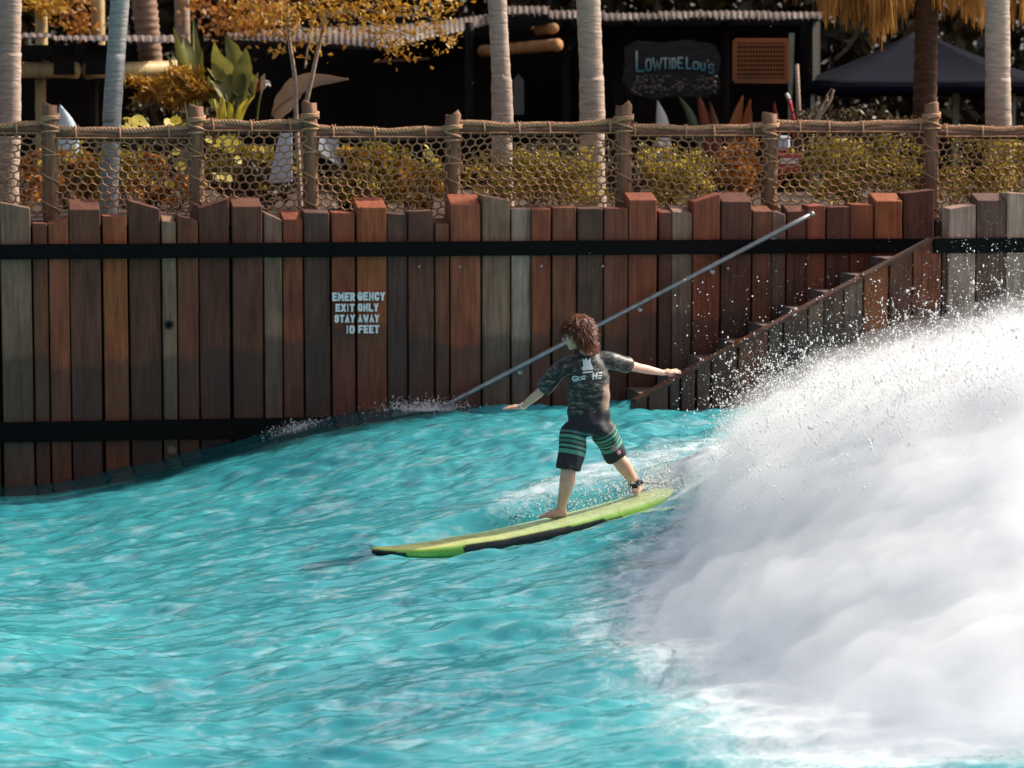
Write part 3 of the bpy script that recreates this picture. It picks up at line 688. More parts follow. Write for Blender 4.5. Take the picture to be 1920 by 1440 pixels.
shrub('shrub', 660, 360, 27.6, 200, 90, L_DARK, 'dark undergrowth below the golden leaf clusters', n=1500, leaf=.07, depth=.35, k=30, group=GH)
shrub('shrub', 210, 320, 27.2, 230, 150, L_OLIVE, 'yellow green leafy shrub behind the leaning grey palm and the net', n=2600, leaf=.065, depth=.35, k=44, group=GH)
shrub('shrub', 470, 310, 27.9, 240, 130, L_OLIVE, 'loose green shrub behind the white folding board', n=1700, leaf=.075, depth=.35, k=30, group=GH)
shrub('shrub', 720, 330, 27.2, 260, 140, L_OLIVE, 'yellow green shrub behind the golden leaf clusters', n=2600, leaf=.060, depth=.35, k=44, group=GH)
# ---- plants further back
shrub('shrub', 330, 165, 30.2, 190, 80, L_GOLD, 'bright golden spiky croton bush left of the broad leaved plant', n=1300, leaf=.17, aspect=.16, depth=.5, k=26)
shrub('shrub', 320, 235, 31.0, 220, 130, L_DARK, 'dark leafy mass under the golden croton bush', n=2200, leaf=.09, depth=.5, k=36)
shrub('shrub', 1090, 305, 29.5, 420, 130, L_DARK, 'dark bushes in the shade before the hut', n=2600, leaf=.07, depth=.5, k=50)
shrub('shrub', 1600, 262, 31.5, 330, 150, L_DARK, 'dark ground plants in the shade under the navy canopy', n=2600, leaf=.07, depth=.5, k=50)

def disc_leaf(mb, c, r, nrm, n=10):
    nrm = nrm.normalized(); a = nrm.orthogonal().normalized(); b = nrm.cross(a); v = [c-nrm*r*.12]
    for k in range(n):
        an = 2*math.pi*k/n; v.append(c+(a*math.cos(an)+b*math.sin(an))*r*random.uniform(.92, 1.05)+nrm*r*.08*math.sin(2*an))
    mb.add(v, [(0, 1+k, 1+(k+1) % n) for k in range(n)])
def round_plant(px, py, d, leaves, label):
    b = P(px, py, d); t = thing('sea_grape_plant', (b.x, d, ZG), label, 'plant', 'round leaved plants by the fence')
    for lx, ly, rp in leaves:
        c = P(lx, ly, d+random.uniform(-.12,.12)); m = MB(); nrm = Vector((random.uniform(-.1,.8), random.uniform(-1,-.2), random.uniform(.2,.9)))
        disc_leaf(m, c, rp/F*d, nrm); m.build('leaf', L_ROUND, t, True)
        m = MB(); m.tube(bez([Vector((b.x, d, ZG-.05)), Vector(((b.x+c.x)/2, d, (ZG+c.z)/2)), c], 6), .006, 5); m.build('stalk', M_DARKBARK, t)
round_plant(285, 380, 26.75, [(247,232,14),(262,226,15),(275,236,11),(232,240,9),(318,232,13),(330,226,12),(345,238,9),(238,222,8)], 'round yellow leaves topping the rail between the first two posts')
round_plant(345, 385, 26.6, [(338,312,12),(302,300,10),(318,345,10),(330,285,9),(385,345,8)], 'large round yellow leaves behind the net just left of the second post')
round_plant(430, 385, 26.7, [(418,262,14),(436,266,13),(428,282,12),(408,275,9),(425,333,13),(405,330,9),(447,300,9),(392,262,9)], 'round yellow leaves behind the net just right of the second post')
round_plant(810, 380, 26.6, [(804,290,13),(815,300,8),(790,310,8),(800,275,7)], 'single big yellow leaf left of the post by the doorway')

def blade(mb, base, mid, tip, width, nrm, fold=.35, n=12, ragged=0):
    line = bez([base, mid, tip], n); m = len(line); v = []; f = []
    for i, p in enumerate(line):
        t = i/(m-1); tg = (line[min(i+1, m-1)]-line[max(0, i-1)]).normalized(); sd = tg.cross(nrm).normalized(); up = sd.cross(tg)
        w = width*math.sin(math.pi*min(1, .06+.94*t)**.75)*.5+.003
        if ragged: w *= random.uniform(1-ragged, 1)
        v += [p+sd*w+up*w*fold, p, p-sd*w+up*w*fold]
    for i in range(m-1): f += [(3*i, 3*i+1, 3*i+4, 3*i+3), (3*i+1, 3*i+2, 3*i+5, 3*i+4)]
    mb.add(v, f)
def broad_plant(base_px, d, leaves, mat, label, name='broad_leaf_plant', group=None, stalk=True):
    b = P(*base_px, d); t = thing(name, (b.x, d, ZG), label, 'plant', group)
    for (sx, sy), (mx, my), (ex, ey), w, dd in leaves:
        s0 = P(sx, sy, d+dd); m1 = P(mx, my, d+dd+random.uniform(-.05,.05)); e = P(ex, ey, d+dd+random.uniform(-.25,.1))
        m = MB(); blade(m, s0, m1, e, w/F*d, Vector((random.uniform(-1.0,1.0), -1, random.uniform(.1,.8))), random.uniform(.25,.7), 16, .16); m.build('leaf', mat, t, True)
        if stalk:
            m = MB(); m.tube(bez([Vector((b.x, d+dd*.3, ZG-.05)), (Vector((b.x, d, ZG))+s0)/2+Vector((0,0,.03)), s0, s0.lerp(m1, .4)], 9), [.016,.015,.015,.014,.014,.013,.012,.010,.008,.006][:10], 6); m.build('stalk', L_BIG, t, True)
    return t
broad_plant((370,235), 30.6, [((362,190),(345,120),(325,50),24,0),((368,180),(352,110),(345,62),38,.1),((372,185),(368,110),(362,30),22,.2),((360,205),(340,150),(322,95),16,-.1),((345,190),(330,140),(312,100),14,.1),((376,190),(372,130),(380,92),18,-.15),((352,200),(356,160),(349,120),20,-.2)], L_BIG, 'tall upright pale edged leaves left of the broad drooping leaves')
broad_plant((425,235), 30.2, [((432,165),(415,115),(402,78),44,0),((440,170),(440,110),(422,66),40,.1),((445,190),(455,130),(461,88),38,-.1),((435,200),(420,160),(388,128),34,.05),((430,195),(448,160),(456,212),48,0),((415,210),(400,170),(390,142),28,.1),((455,205),(464,170),(458,134),34,.12),((425,190),(405,150),(420,205),40,-.2),((440,180),(470,150),(476,185),26,.05)], L_BIG, 'broad drooping green leaves beside the end of the hut roof')
broad_plant((440,245), 28.6, [((410,240),(408,205),(402,185),10,0),((422,240),(418,200),(416,180),13,0),((432,240),(432,205),(428,190),12,0),((440,240),(450,205),(465,185),8,0),((445,240),(458,205),(478,178),8,0.1)], L_ROUND, 'thin upright yellow shoots just above the rail by the second post', stalk=False)
fl = thing('white_flower', P(492, 235, 30.4), 'white and red flower head on a stalk before the dark hut', 'flower')
m = MB(); m.tube(bez([P(480,240,30.4), P(484,200,30.4), P(490,170,30.4)], 8), .012, 6); m.build('stalk', L_BIG, fl, True)
for q in (((488,170),(492,150),(496,138),12),((490,168),(500,155),(508,162),10),((486,168),(480,150),(484,136),9)):
    m = MB(); blade(m, P(*q[0], 30.4), P(*q[1], 30.38), P(*q[2], 30.3), q[3]/F*30, Vector((.2,-1,.3))); m.build('petal', flat('white_petal', (.75,.7,.62), .6), fl, True)
m = MB(); blade(m, P(484,172,30.36), P(484,160,30.34), P(489,146,30.3), 8/F*30, Vector((.2,-1,.3))); m.build('bract', flat('red_bract', (.4,.05,.03), .6), fl, True)

# dried brown leaf arching before the hut, white boards behind the net
dl = thing('dried_leaf', P(545, 235, 30.0), 'large brown dried leaf arching to the right before the hut', 'leaf')
m = MB(); blade(m, P(515, 222, 30), P(565, 160, 29.9), P(655, 148, 29.7), 44/F*30, Vector((.1,-1,.45)), .3, 16, .15); dlb = m.build('leaf_blade', L_DRYBROWN, dl, True)
m = MB(); m.tube(bez([P(505, 250, 30.02), P(535, 190, 30.02), P(600, 150, 29.9), P(652, 149, 29.75)], 12), .014, 6); m.build('midrib', L_DRYBROWN, dlb, True)
M_WBOARD = varied('dull_white_paint', (0.3360,0.3360,0.3680), (0.4800,0.4800,0.5280), 4, (1,1,1), .6, .1)
ab = thing('a_frame_board', P(560, 350, 26.9), 'white folding board standing behind the net beside the third post', 'board')
def slab(pts, th, name, mat, parent):
    p = [Vector(q) for q in pts]; nrm = (p[1]-p[0]).cross(p[2]-p[0]).normalized()*th; n = len(p)
    m = MB(); m.add(p+[q+nrm for q in p], [tuple(range(n)), tuple(range(2*n-1, n-1, -1))]+[(i, n+i, n+(i+1) % n, (i+1) % n) for i in range(n)]); return m.build(name, mat, parent)
slab([P(503,345,27.0), P(548,342,27.0), P(548,246,27.15), P(527,244,27.15)], .03, 'panel', M_WBOARD, ab)
slab([P(596,285,27.2), P(640,318,27.2), P(632,252,27.3), P(600,244,27.3)], .03, 'panel', M_WBOARD, ab)

# ---- young tree with orange leaves
yt = thing('young_tree', (P(560, 300, 28.4).x, 28.4, ZG), 'slender young tree with twin pale stems and orange leaves before the hut roof', 'tree')
def limb(pxs, d, r0, r1, name='branch', mat=M_BARKTHIN, par=None, n=7):
    pts = [P(x, y, d+dd) for x, y, dd in pxs]; line = bez(pts, 6*len(pts)); k = len(line)
    m = MB(); m.tube(line, [r0+(r1-r0)*i/(k-1) for i in range(k)], n); return m.build(name, mat, par or yt, True), pts
LB = [limb([(565,420,0),(556,240,0),(553,150,0),(543,80,0),(540,20,.1),(532,-60,.1)], 28.4, .028, .016, 'trunk')[1],
 limb([(566,415,.05),(568,240,.05),(588,130,.05),(606,55,.05),(612,30,.05),(640,20,.05)], 28.4, .028, .012, 'trunk')[1],
 limb([(572,128,.02),(576,95,.1),(580,70,.1),(560,45,.1),(548,20,.1)], 28.4, .012, .006)[1], limb([(606,55,.05),(602,30,0),(596,5,0),(588,-40,0)], 28.4, .011, .006)[1],
 limb([(612,32,.05),(650,22,-.1),(690,18,-.2),(720,-5,-.2)], 28.4, .012, .005)[1], limb([(650,22,-.1),(700,45,-.2),(735,60,-.3),(775,85,-.3)], 28.4, .009, .004)[1],
 limb([(690,18,-.2),(740,30,-.3),(790,25,-.4),(830,10,-.4)], 28.4, .008, .004)[1], limb([(735,60,-.3),(712,68,-.3),(730,82,-.35),(745,92,-.4)], 28.4, .006, .003)[1],
 limb([(790,25,-.4),(820,45,-.4),(845,75,-.4)], 28.4, .006, .003)[1], limb([(543,80,0),(520,40,.1),(500,10,.1),(480,-20,.1)], 28.4, .010, .004)[1]]
pts = []
for L_ in LB[2:]:
    for p in L_[1:]: pts.append(np.array(p)+rng.normal(size=(26, 3))*np.array([.10,.10,.075]))
for x, y, s_, n in ((500,20,45,240),(560,15,50,300),(470,40,28,120),(640,5,45,260),(700,5,45,260),(770,0,40,240),(830,15,28,140),(600,45,30,120),(540,60,24,110),(660,50,16,60),(730,30,26,120),(790,50,16,60),(845,78,11,46),(740,92,12,50),(815,95,9,30),(525,92,16,50),(470,5,40,160)):
    pts.append(np.array(P(x, y, 28.3))+rng.normal(size=(int(n*.30), 3))*np.array([s_/F*28*.7, .25, s_/F*28*.5]))
pts = np.concatenate(pts); v, f = leaf_mesh(pts, rng.uniform(.5,1.3,len(pts))*.075, .5); obj('crown', v, f, L_GOLD, yt)

# ---- slim trunks and leaves, upper left
def trunk_tree(px, y0, d, r, mat, label, leaf=None, leafpos=(), top=8.5, lean=0):
    b = P(px, y0, d); t = thing('slim_tree', (b.x, d, ZG), label, 'tree'); tp = P(px+lean, 0, d); tp2 = tp+(tp-Vector((b.x, d, ZG)))*.9
    v, f = tube_data(bez([Vector((b.x, d, ZG-.1)), tp, tp2], 16), [r]*17, 10); obj('trunk', v, f, mat, t, True)
    pts = [np.array(tp2)+rng.normal(size=(700, 3))*np.array([1.0,1.0,.6])]
    for lx, ly, s_, n in leafpos: pts.append(np.array(P(lx, ly, d-.3))+rng.normal(size=(n, 3))*np.array([s_/F*d*.6, .25, s_/F*d*.5]))
    pts = np.concatenate(pts); v, f = leaf_mesh(pts, rng.uniform(.6,1.3,len(pts))*.10, .55); obj('crown', v, f, leaf or L_GOLD, t)
trunk_tree(77, 100, 34.5, .075, M_BAMBOO, 'pale slim trunk rising behind the bamboo shelter at the left', L_GOLD, [(82,8,26,120),(98,12,16,50),(60,4,16,60)])
trunk_tree(183, 100, 36.0, .09, M_BAMBOO, 'pale slim trunk between the shelter roof and the leaning grey palm', L_ORANGE, [(140,20,40,160),(150,50,22,60)])
trunk_tree(347, 120, 37.5, .10, M_BARKTHIN, 'bent pale trunk above the tall upright leaves', L_ORANGE, [(450,15,60,260),(490,40,45,220),(430,45,40,160),(380,10,30,80)], lean=-6)
trunk_tree(480, 120, 41.0, .11, M_BARKTHIN, 'short pale trunk behind the young orange tree', L_ORANGE, [(520,25,50,220),(610,20,60,220),(560,50,30,90)], lean=0)
trunk_tree(525, 120, 41.5, .07, M_BARKTHIN, 'thin pale trunk right of the short one behind the hut roof', L_ORANGE, [(680,0,60,160)], lean=0)

# ---- bamboo shelter, left
M_REDCLAY = flat('faded_red', (.30,.10,.07), .7)
bs = thing('bamboo_shelter', P(110, 235, 32), 'open shelter of thick bamboo poles with a thin tin roof at the left', 'shelter')
def pole(a, b, r, name, mat, par, n=14, knots=True):
    a, b = Vector(a), Vector(b); k = 12; pts = [a+(b-a)*i/k for i in range(k+1)]; rad = [r*(1.0+(.06 if knots and i % 4 == 0 else 0)) for i in range(k+1)]
    m = MB(); m.tube(pts, rad, n); return m.build(name, mat, par, True)
pole(P(-140,130,32.3), P(144,132,31.6), .088, 'beam', M_BAMBOO, bs); pole(P(163,133,31.9), P(330,128,32.9), .09, 'beam', M_BAMBOO, bs)
pole(P(76,240,32.2)-Vector((0,0,.5)), P(76,146,32.2), .062, 'post', M_BAMBOO, bs); pole(P(-60,300,32.4), P(-60,60,32.4), .075, 'post', M_BAMBOO, bs); pole(P(176,300,32.4), P(176,75,32.4), .05, 'post', M_DARKWOOD, bs)
for i, (tx, ty) in enumerate(((82,118),(88,124),(84,128))):
    m = MB(); c = P(tx, 130, 31.8); m.tube([c+Vector((.012*math.sin(k), math.cos(k*.6)*.098, math.sin(k*.6)*.098)) for k in range(11)], .008, 5); m.build('lashing', M_ROPE, bs)
def tin(cols_low, cols_high, wave, nx_, name, mat, par, amp=.022, ragged=0):
    """corrugated sheet between a low and a high polyline"""
    lo = bez(cols_low, nx_) if len(cols_low) > 2 else [Vector(cols_low[0]).lerp(Vector(cols_low[1]), i/nx_) for i in range(nx_+1)]
    hi = bez(cols_high, nx_) if len(cols_high) > 2 else [Vector(cols_high[0]).lerp(Vector(cols_high[1]), i/nx_) for i in range(nx_+1)]
    n = min(len(lo), len(hi)); v = []; f = []; s_ = 0
    for i in range(n):
        if i: s_ += (lo[i]-lo[i-1]).length
        up = Vector((0,0,amp*math.sin(2*math.pi*s_/wave)))
        rg = Vector((0, random.uniform(-1,.2)*ragged, random.uniform(-.4,.2)*ragged)) if ragged and (i//6) % 2 else Vector()
        for q in (0, -.006):
            v += [lo[i]+up+rg+Vector((0,0,q)), hi[i]+up+Vector((0,0,q))]
    for i in range(n-1):
        b = 4*i; f += [(b, b+4, b+5, b+1), (b+2, b+3, b+7, b+6), (b, b+2, b+6, b+4), (b+1, b+5, b+7, b+3)]
    return obj(name, v, f, mat, par, True)
tin([P(-160,72,31.2), P(100,70,31.2)], [P(-160,58,33.2), P(100,62,33.2)], .08, 200, 'roof_sheet', M_TIN, bs, .007, .05)
tin([P(98,75,31.15), P(330,79,31.2)], [P(98,66,33.2), P(330,66,33.2)], .08, 200, 'roof_sheet', M_TIN, bs, .007, .05)
slab([P(-160,300,33.6), P(260,300,33.6), P(260,84,33.6), P(-160,84,33.6)], -.05, 'back_wall', M_DARKWOOD, bs)
for x in (100, 160): slab([P(x,140,31.5), P(x+40,140,31.5), P(x+38,86,31.5), P(x+2,86,31.5)], -.02, 'hanging_board', M_DARKWOOD, bs)
pb = thing('propped_surfboard', P(128, 300, 29.5), 'pale blue white board tip showing above the rail right of the first post', 'surfboard')
m = MB(); blade(m, P(124,330,29.5), P(126,250,29.5), P(112,196,29.45), 42/F*29.5, Vector((.3,-1,.3)), .08, 14); ob = m.build('board', flat('pale_blue_white', (.55,.66,.74), .4), pb, True)
ob.modifiers.new('thick', 'SOLIDIFY').thickness = .05

# ---- the hut
hut = thing('surf_hut', P(1180, 330, 37), 'dark open fronted beach hut with a ragged corrugated roof behind the palms', 'hut')
HF = 36.0
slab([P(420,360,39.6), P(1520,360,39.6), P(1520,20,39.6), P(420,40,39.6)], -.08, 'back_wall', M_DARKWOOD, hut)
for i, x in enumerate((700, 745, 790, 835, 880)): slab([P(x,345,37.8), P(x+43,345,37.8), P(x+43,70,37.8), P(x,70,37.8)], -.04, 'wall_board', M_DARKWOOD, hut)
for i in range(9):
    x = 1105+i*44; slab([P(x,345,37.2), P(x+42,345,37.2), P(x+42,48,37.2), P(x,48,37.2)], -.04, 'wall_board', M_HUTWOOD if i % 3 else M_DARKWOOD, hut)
slab([P(1515,345,36.1), P(1530,345,39.4), P(1530,40,39.4), P(1515,40,36.1)], .06, 'side_wall', M_DARKWOOD, hut)
for i in range(6):                                      # main roof, sheet by sheet
    x0 = 925+i*103; x1 = x0+106; dy = random.uniform(-3,3); y0 = 34+dy-(8 if i == 0 else 0)
    tin([P(x0,y0+2,35.2+.06*(i % 2)), P(x1,y0+random.uniform(-2,3),35.2+.06*(i % 2))], [P(x0,y0-12,39.2), P(x1,y0-12,39.2)], .076, 130, 'roof_sheet', M_TIN, hut, .008, .09)
tin([P(425,74,36.4), P(590,80,36.1), P(722,90,35.9)], [P(425,60,39.2), P(590,52,39.3), P(722,46,39.3)], .08, 200, 'roof_sheet', M_TIN, hut, .008)
tin([P(722,90,35.9), P(800,72,36.3), P(935,42,37.0)], [P(722,46,39.3), P(800,42,39.3), P(935,24,39.3)], .08, 160, 'roof_sheet', M_TIN, hut, .008)
slab([P(424,79,36.3), P(722,95,35.88), P(722,90,35.88), P(424,74.5,36.3)], -.05, 'fascia', M_HUTWOOD, hut)
slab([P(700,118,35.9), P(805,112,35.9), P(805,107,35.9), P(700,113,35.9)], -.05, 'beam', varied('red_brown_board', (.08,.03,.02), (.14,.06,.04), 5), hut)
for x in (880, 1062, 1180, 1360): pole(P(x,345,36.1), P(x,42,36.1), .055, 'post', M_DARKWOOD, hut)
pole(P(905,96,36.3), P(1046,84,34.7), .075, 'beam', varied('log_end_wood', (.28,.13,.045), (.45,.24,.10), 6), hut)
pole(P(1000,60,37.2), P(1038,53,34.9), .065, 'beam', MATS['log_end_wood'], hut)
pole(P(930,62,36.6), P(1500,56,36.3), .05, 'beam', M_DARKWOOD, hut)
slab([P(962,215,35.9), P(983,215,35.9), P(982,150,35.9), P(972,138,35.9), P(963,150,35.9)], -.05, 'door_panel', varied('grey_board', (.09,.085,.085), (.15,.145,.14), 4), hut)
cp = MB(); cp.add([P(1479,62,34.9), P(1490,62,34.9), P(1487,150,34.9), P(1482,240,34.9), P(1478,240,34.9), P(1478,150,34.9)]+[P(x,y,35.0) for x, y in ((1479,62),(1490,62),(1487,150),(1482,240),(1478,240),(1478,150))],
     [(0,5,4,3,2,1),(6,7,8,9,10,11)]+[(i, (i+1) % 6, 6+(i+1) % 6, 6+i) for i in range(6)]); cp.build('corner_post', M_GREENPOST, hut)
# woven lattice, lit from behind
s = NT('woven_cane'); s.base((.26,.12,.05)); s.set(Roughness=.7); tr = s.n('BsdfTranslucent'); tr.inputs[0].default_value = (.5,.23,.09,1); mx = s.n('MixShader'); mx.inputs[0].default_value = .4
s.l(s.bsdf.outputs[0], mx.inputs[1]); s.l(tr.outputs[0], mx.inputs[2]); s.l(mx.outputs[0], s.out.inputs[0])
lat = thing('cane_lattice', P(1427, 155, 34.7), 'orange brown woven lattice panel hanging at the hut corner', 'lattice')
m = MB(); a = P(1377, 152, 34.7); b = P(1476, 150, 34.7); zt = P(1377, 76, 34.7).z
NC = 18; NR = 9
for i in range(NC+1):
    c = a.lerp(b, i/NC); m.box((c.x, c.y+(.004 if i % 2 else -.004), (c.z+zt)/2), .012 if i not in (0, NC) else .05, .008, zt-c.z)
m2 = MB()
for j in range(NR+1):
    z = a.z+(zt-a.z)*j/NR; m2.box(((a.x+b.x)/2, a.y-.012, z), b.x-a.x, .008, .020 if j not in (0, NR) else .055)
m.build('upright_canes', MATS['woven_cane'], lat)['kind'] = 'stuff'; m2.build('cross_canes', MATS['woven_cane'], lat)['kind'] = 'stuff'

# the hut's name board
M_SIGN = varied('name_board_wood', (0.0072,0.0072,0.0078), (0.0240,0.0240,0.0252), 7, (1,1,5), .7, .6, .02)
sg = thing('name_board', P(1257, 186, 34.8), 'dark driftwood name board with pale teal hand painted letters on the hut front', 'sign')
out = [(1170,88),(1195,76),(1240,80),(1290,74),(1340,84),(1352,110),(1346,140),(1352,165),(1325,183),(1270,180),(1225,186),(1185,176),(1166,150),(1172,118)]
sgb = slab([P(x, y, 34.85) for x, y in out][::-1], .05, 'board', M_SIGN, sg)
s = NT('teal_letter_paint'); g = s.n('NewGeometry'); sp = s.n('SeparateXYZ'); s.l(g.outputs['Position'], sp.inputs[0])
nz = s.noise(None, 9, 4); z0 = P(0, 134, 34.8).z; z1 = P(0, 100, 34.8).z
fac = s.math('ADD', s.maprange(sp.outputs[2], z0, z1), s.math('MULTIPLY', s.math('SUBTRACT', nz.outputs['Fac'], .5), .5))
rp = s.ramp(fac, [(.1, (.04,.20,.25)), (.75, (.36,.44,.43))]); s.base(rp.outputs[0]); s.set(Roughness=.7)
LET = [('L',1192,1208,95,135,3.6),('O',1210,1222,110,133,3.0),('W',1223,1242,108,132,3.2),('T',1243,1252,108,130,3),('I',1253,1258,108,130,3),('D',1259,1268,108,129,3),('E',1270,1281,107,129,3.0),
       ('L',1286,1297,107,130,3.2),('O',1299,1311,115,131,2.8),('U',1313,1323,117,133,2.8),("'",1325,1330,112,122,2.4),('S',1328,1339,119,138,2.4)]
for ch, xa, xb, yt_, yb_, sw in LET:
    mb = MB(); w = xb-xa; sw = min(sw, w*.45)
    for k, stx in enumerate(GL[ch]):
        p2 = [(xa+sw/2+(w-sw)*a+random.uniform(-.4,.4)*0, yb_-sw/2-(yb_-yt_-sw)*b) for a, b in stx]; L, Rr = stroke_poly(p2, sw); n = len(L); d1 = 34.77-k*.001
        v = [P(p.x, p.y, d1) for p in L]+[P(p.x, p.y, d1) for p in Rr]+[P(p.x, p.y, 34.80) for p in L]+[P(p.x, p.y, 34.80) for p in Rr]; f = []
        for i in range(n-1): f += [(i, n+i, n+i+1, i+1), (2*n+i, i, i+1, 2*n+i+1), (n+i, 3*n+i, 3*n+i+1, n+i+1)]
        f += [(0, 2*n, 3*n, n), (n-1, 2*n-1, 4*n-1, 3*n-1)]; mb.add(v, f)
    mb.build('letter', s.m, sgb)
m = MB()                                                # a crust of shells and pebbles along the lower half of the board
for i in range(150):
    x = random.uniform(1185, 1342); y = random.gauss(158, 9); r = random.uniform(.012, .032); c = P(x, max(142, min(178, y)), 34.79)
    v = []; a0 = random.uniform(0, 3)
    for k in range(6): v.append(c+Vector((math.cos(a0+k*1.047)*r, random.uniform(-.008,.008), math.sin(a0+k*1.047)*r*.7)))
    v += [c+Vector((0,-r*.8,0))]; m.add(v, [(k, (k+1) % 6, 6) for k in range(6)])
o = m.build('shell_crust', varied('shell_crust', (.02,.018,.016), (.20,.17,.15), 30), sgb); o['kind'] = 'stuff'

# boards racked below the sign
def racked(pts, w, col, label, d=34.9, group='boards racked in the hut'):
    b = P(*pts[0], d); t = thing('racked_surfboard', b, label, 'surfboard', group); m = MB()
    blade(m, P(*pts[0], d), P(*pts[1], d), P(*pts[2], d-.05), w/F*d, Vector((.15,-1,.1)), .06, 14); o = m.build('board', flat('board_paint', col, .35), t, True)
    o.modifiers.new('thick', 'SOLIDIFY').thickness = .05
racked([(1244,345),(1242,240),(1232,188)], 26, (.72,.70,.66), 'white board upright in the hut below the left of the name board')
racked([(1335,345),(1300,230),(1272,180)], 16, (.10,.13,.07), 'olive green board leaning left in the hut')
racked([(1345,345),(1325,240),(1306,172)], 24, (.22,.055,.025), 'rust red board leaning in the hut under the name board')
racked([(1350,345),(1342,250),(1330,190)], 18, (.16,.05,.03), 'dark red board behind the rust red one')
racked([(1372,345),(1378,240),(1392,178)], 26, (.34,.11,.03), 'orange board leaning right in the hut')
racked([(1400,345),(1400,240),(1406,185)], 20, (.28,.08,.03), 'narrow orange board below the lattice')
racked([(1462,345),(1456,250),(1450,190)], 18, (.20,.02,.025), 'crimson board at the hut corner')
rw = thing('curved_pole', P(1490, 240, 34.6), 'red and white curved pole beside the hut corner post', 'pole')
m = MB(); m.tube(bez([P(1488,260,34.6), P(1488,225,34.6), P(1480,188,34.6)], 10), .022, 8); m.build('red_length', flat('red_paint', (.45,.04,.04), .5), rw, True)
m = MB(); m.tube(bez([P(1479.5,186,34.6), P(1477,180,34.6), P(1474,176,34.6)], 6), .022, 8); m.build('white_tip', flat('white_paint', (.7,.7,.68), .5), rw, True)
lp = thing('wooden_pole', P(1497, 260, 34.4), 'leaning tan wooden pole right of the hut corner post', 'pole')
m = MB(); m.tube([P(1501,270,34.4), P(1497,200,34.4), P(1494,120,34.4)], [.03,.028,.024], 8); m.build('shaft', M_BARKTHIN, lp, True)
dw = thing('driftwood_branch', P(1520, 240, 30.5), 'bare forked driftwood branch standing in front of the canopy', 'branch')
for i, q in enumerate(([(1515,250),(1538,215),(1556,190),(1563,168)], [(1530,228),(1541,200),(1553,180)], [(1553,192),(1550,180),(1560,165)])):
    ln = bez([P(x, y, 30.5+.05*i) for x, y in q], 12); m = MB(); m.tube(ln, [.022-.012*k/len(ln)-.004*i for k in range(len(ln))], 6); m.build('limb', M_BARKTHIN, dw, True)

# red and white tub behind the net
tb = thing('red_tub', P(1478, 330, 26.6), 'red box with a white band behind the net beside the sixth post', 'box')
m = MB(); c = P(1480, 306, 26.6); m.box(c, .20, .12, .19); o = m.build('box_body', flat('red_plastic', (.42,.05,.04), .5), tb); o.modifiers.new('bev', 'BEVEL').width = .012
m = MB(); m.box(P(1480, 302, 26.53), .17, .012, .05); m.build('white_band', flat('white_plastic', (.75,.75,.75), .5), tb)
m = MB(); m.box(P(1470, 268, 26.62), .11, .10, .14); o = m.build('lid', flat('pale_plastic', (.5,.55,.62), .5), tb); o.modifiers.new('bev', 'BEVEL').width = .02

# ---- navy canopy
cn = thing('canopy_tent', (P(1722, 160, 36.5).x, 36.5, ZG), 'navy blue pop up canopy behind the dark palm trunk', 'canopy')
ap = P(1722, 56, 36.5); ez = P(1722, 156, 34.8).z; cx = ap.x; hw = 1.62
cor = [Vector((cx-hw, 34.85, ez)), Vector((cx+hw, 34.85, ez)), Vector((cx+hw, 38.15, ez)), Vector((cx-hw, 38.15, ez))]
nv = []; nf = []; ND = 8
for k in range(4):
    a, b = cor[k], cor[(k+1) % 4]; base_i = len(nv)
    for i in range(ND+1):
        for j in range(ND+1):
            t = i/ND; e = a.lerp(b, j/ND); p = e.lerp(ap, t); p.z -= .10*math.sin(math.pi*t)*math.sin(math.pi*j/ND)*.6+.06*math.sin(math.pi*t); nv.append(p)
    for i in range(ND):
        for j in range(ND): q = base_i+i*(ND+1)+j; nf.append((q, q+1, q+ND+2, q+ND+1))
o = obj('roof_cloth', nv, nf, M_NAVY, cn, True); o.modifiers.new('thick', 'SOLIDIFY').thickness = .004
for k in range(4):
    a, b = cor[k], cor[(k+1) % 4]; v = []; f = []; n = 12
    for i in range(n+1):
        p = a.lerp(b, i/n)+Vector((0,0,-.005)); v += [p, p+Vector((0, .012*math.sin(i*1.3), -.13+.012*math.sin(i*2.1)))]
    for i in range(n): f.append((2*i, 2*i+1, 2*i+3, 2*i+2))
    o = obj('valance', v, f, M_NAVY, cn, True); o.modifiers.new('thick', 'SOLIDIFY').thickness = .004
    c = cor[k]+(Vector((cx, 36.5, ez))-cor[k])*.06; m = MB(); m.box((c.x, c.y, (ez+ZG)/2-.1), .05, .05, ez-ZG+.2); m.build('leg', M_STEEL if k > 1 else M_GREENPOST, cn)
m = MB(); m.box((P(1792, 200, 35.6).x, 35.6, (ez+ZG)/2), .08, .06, ez-ZG); m.build('leg', M_GREENPOST, cn)
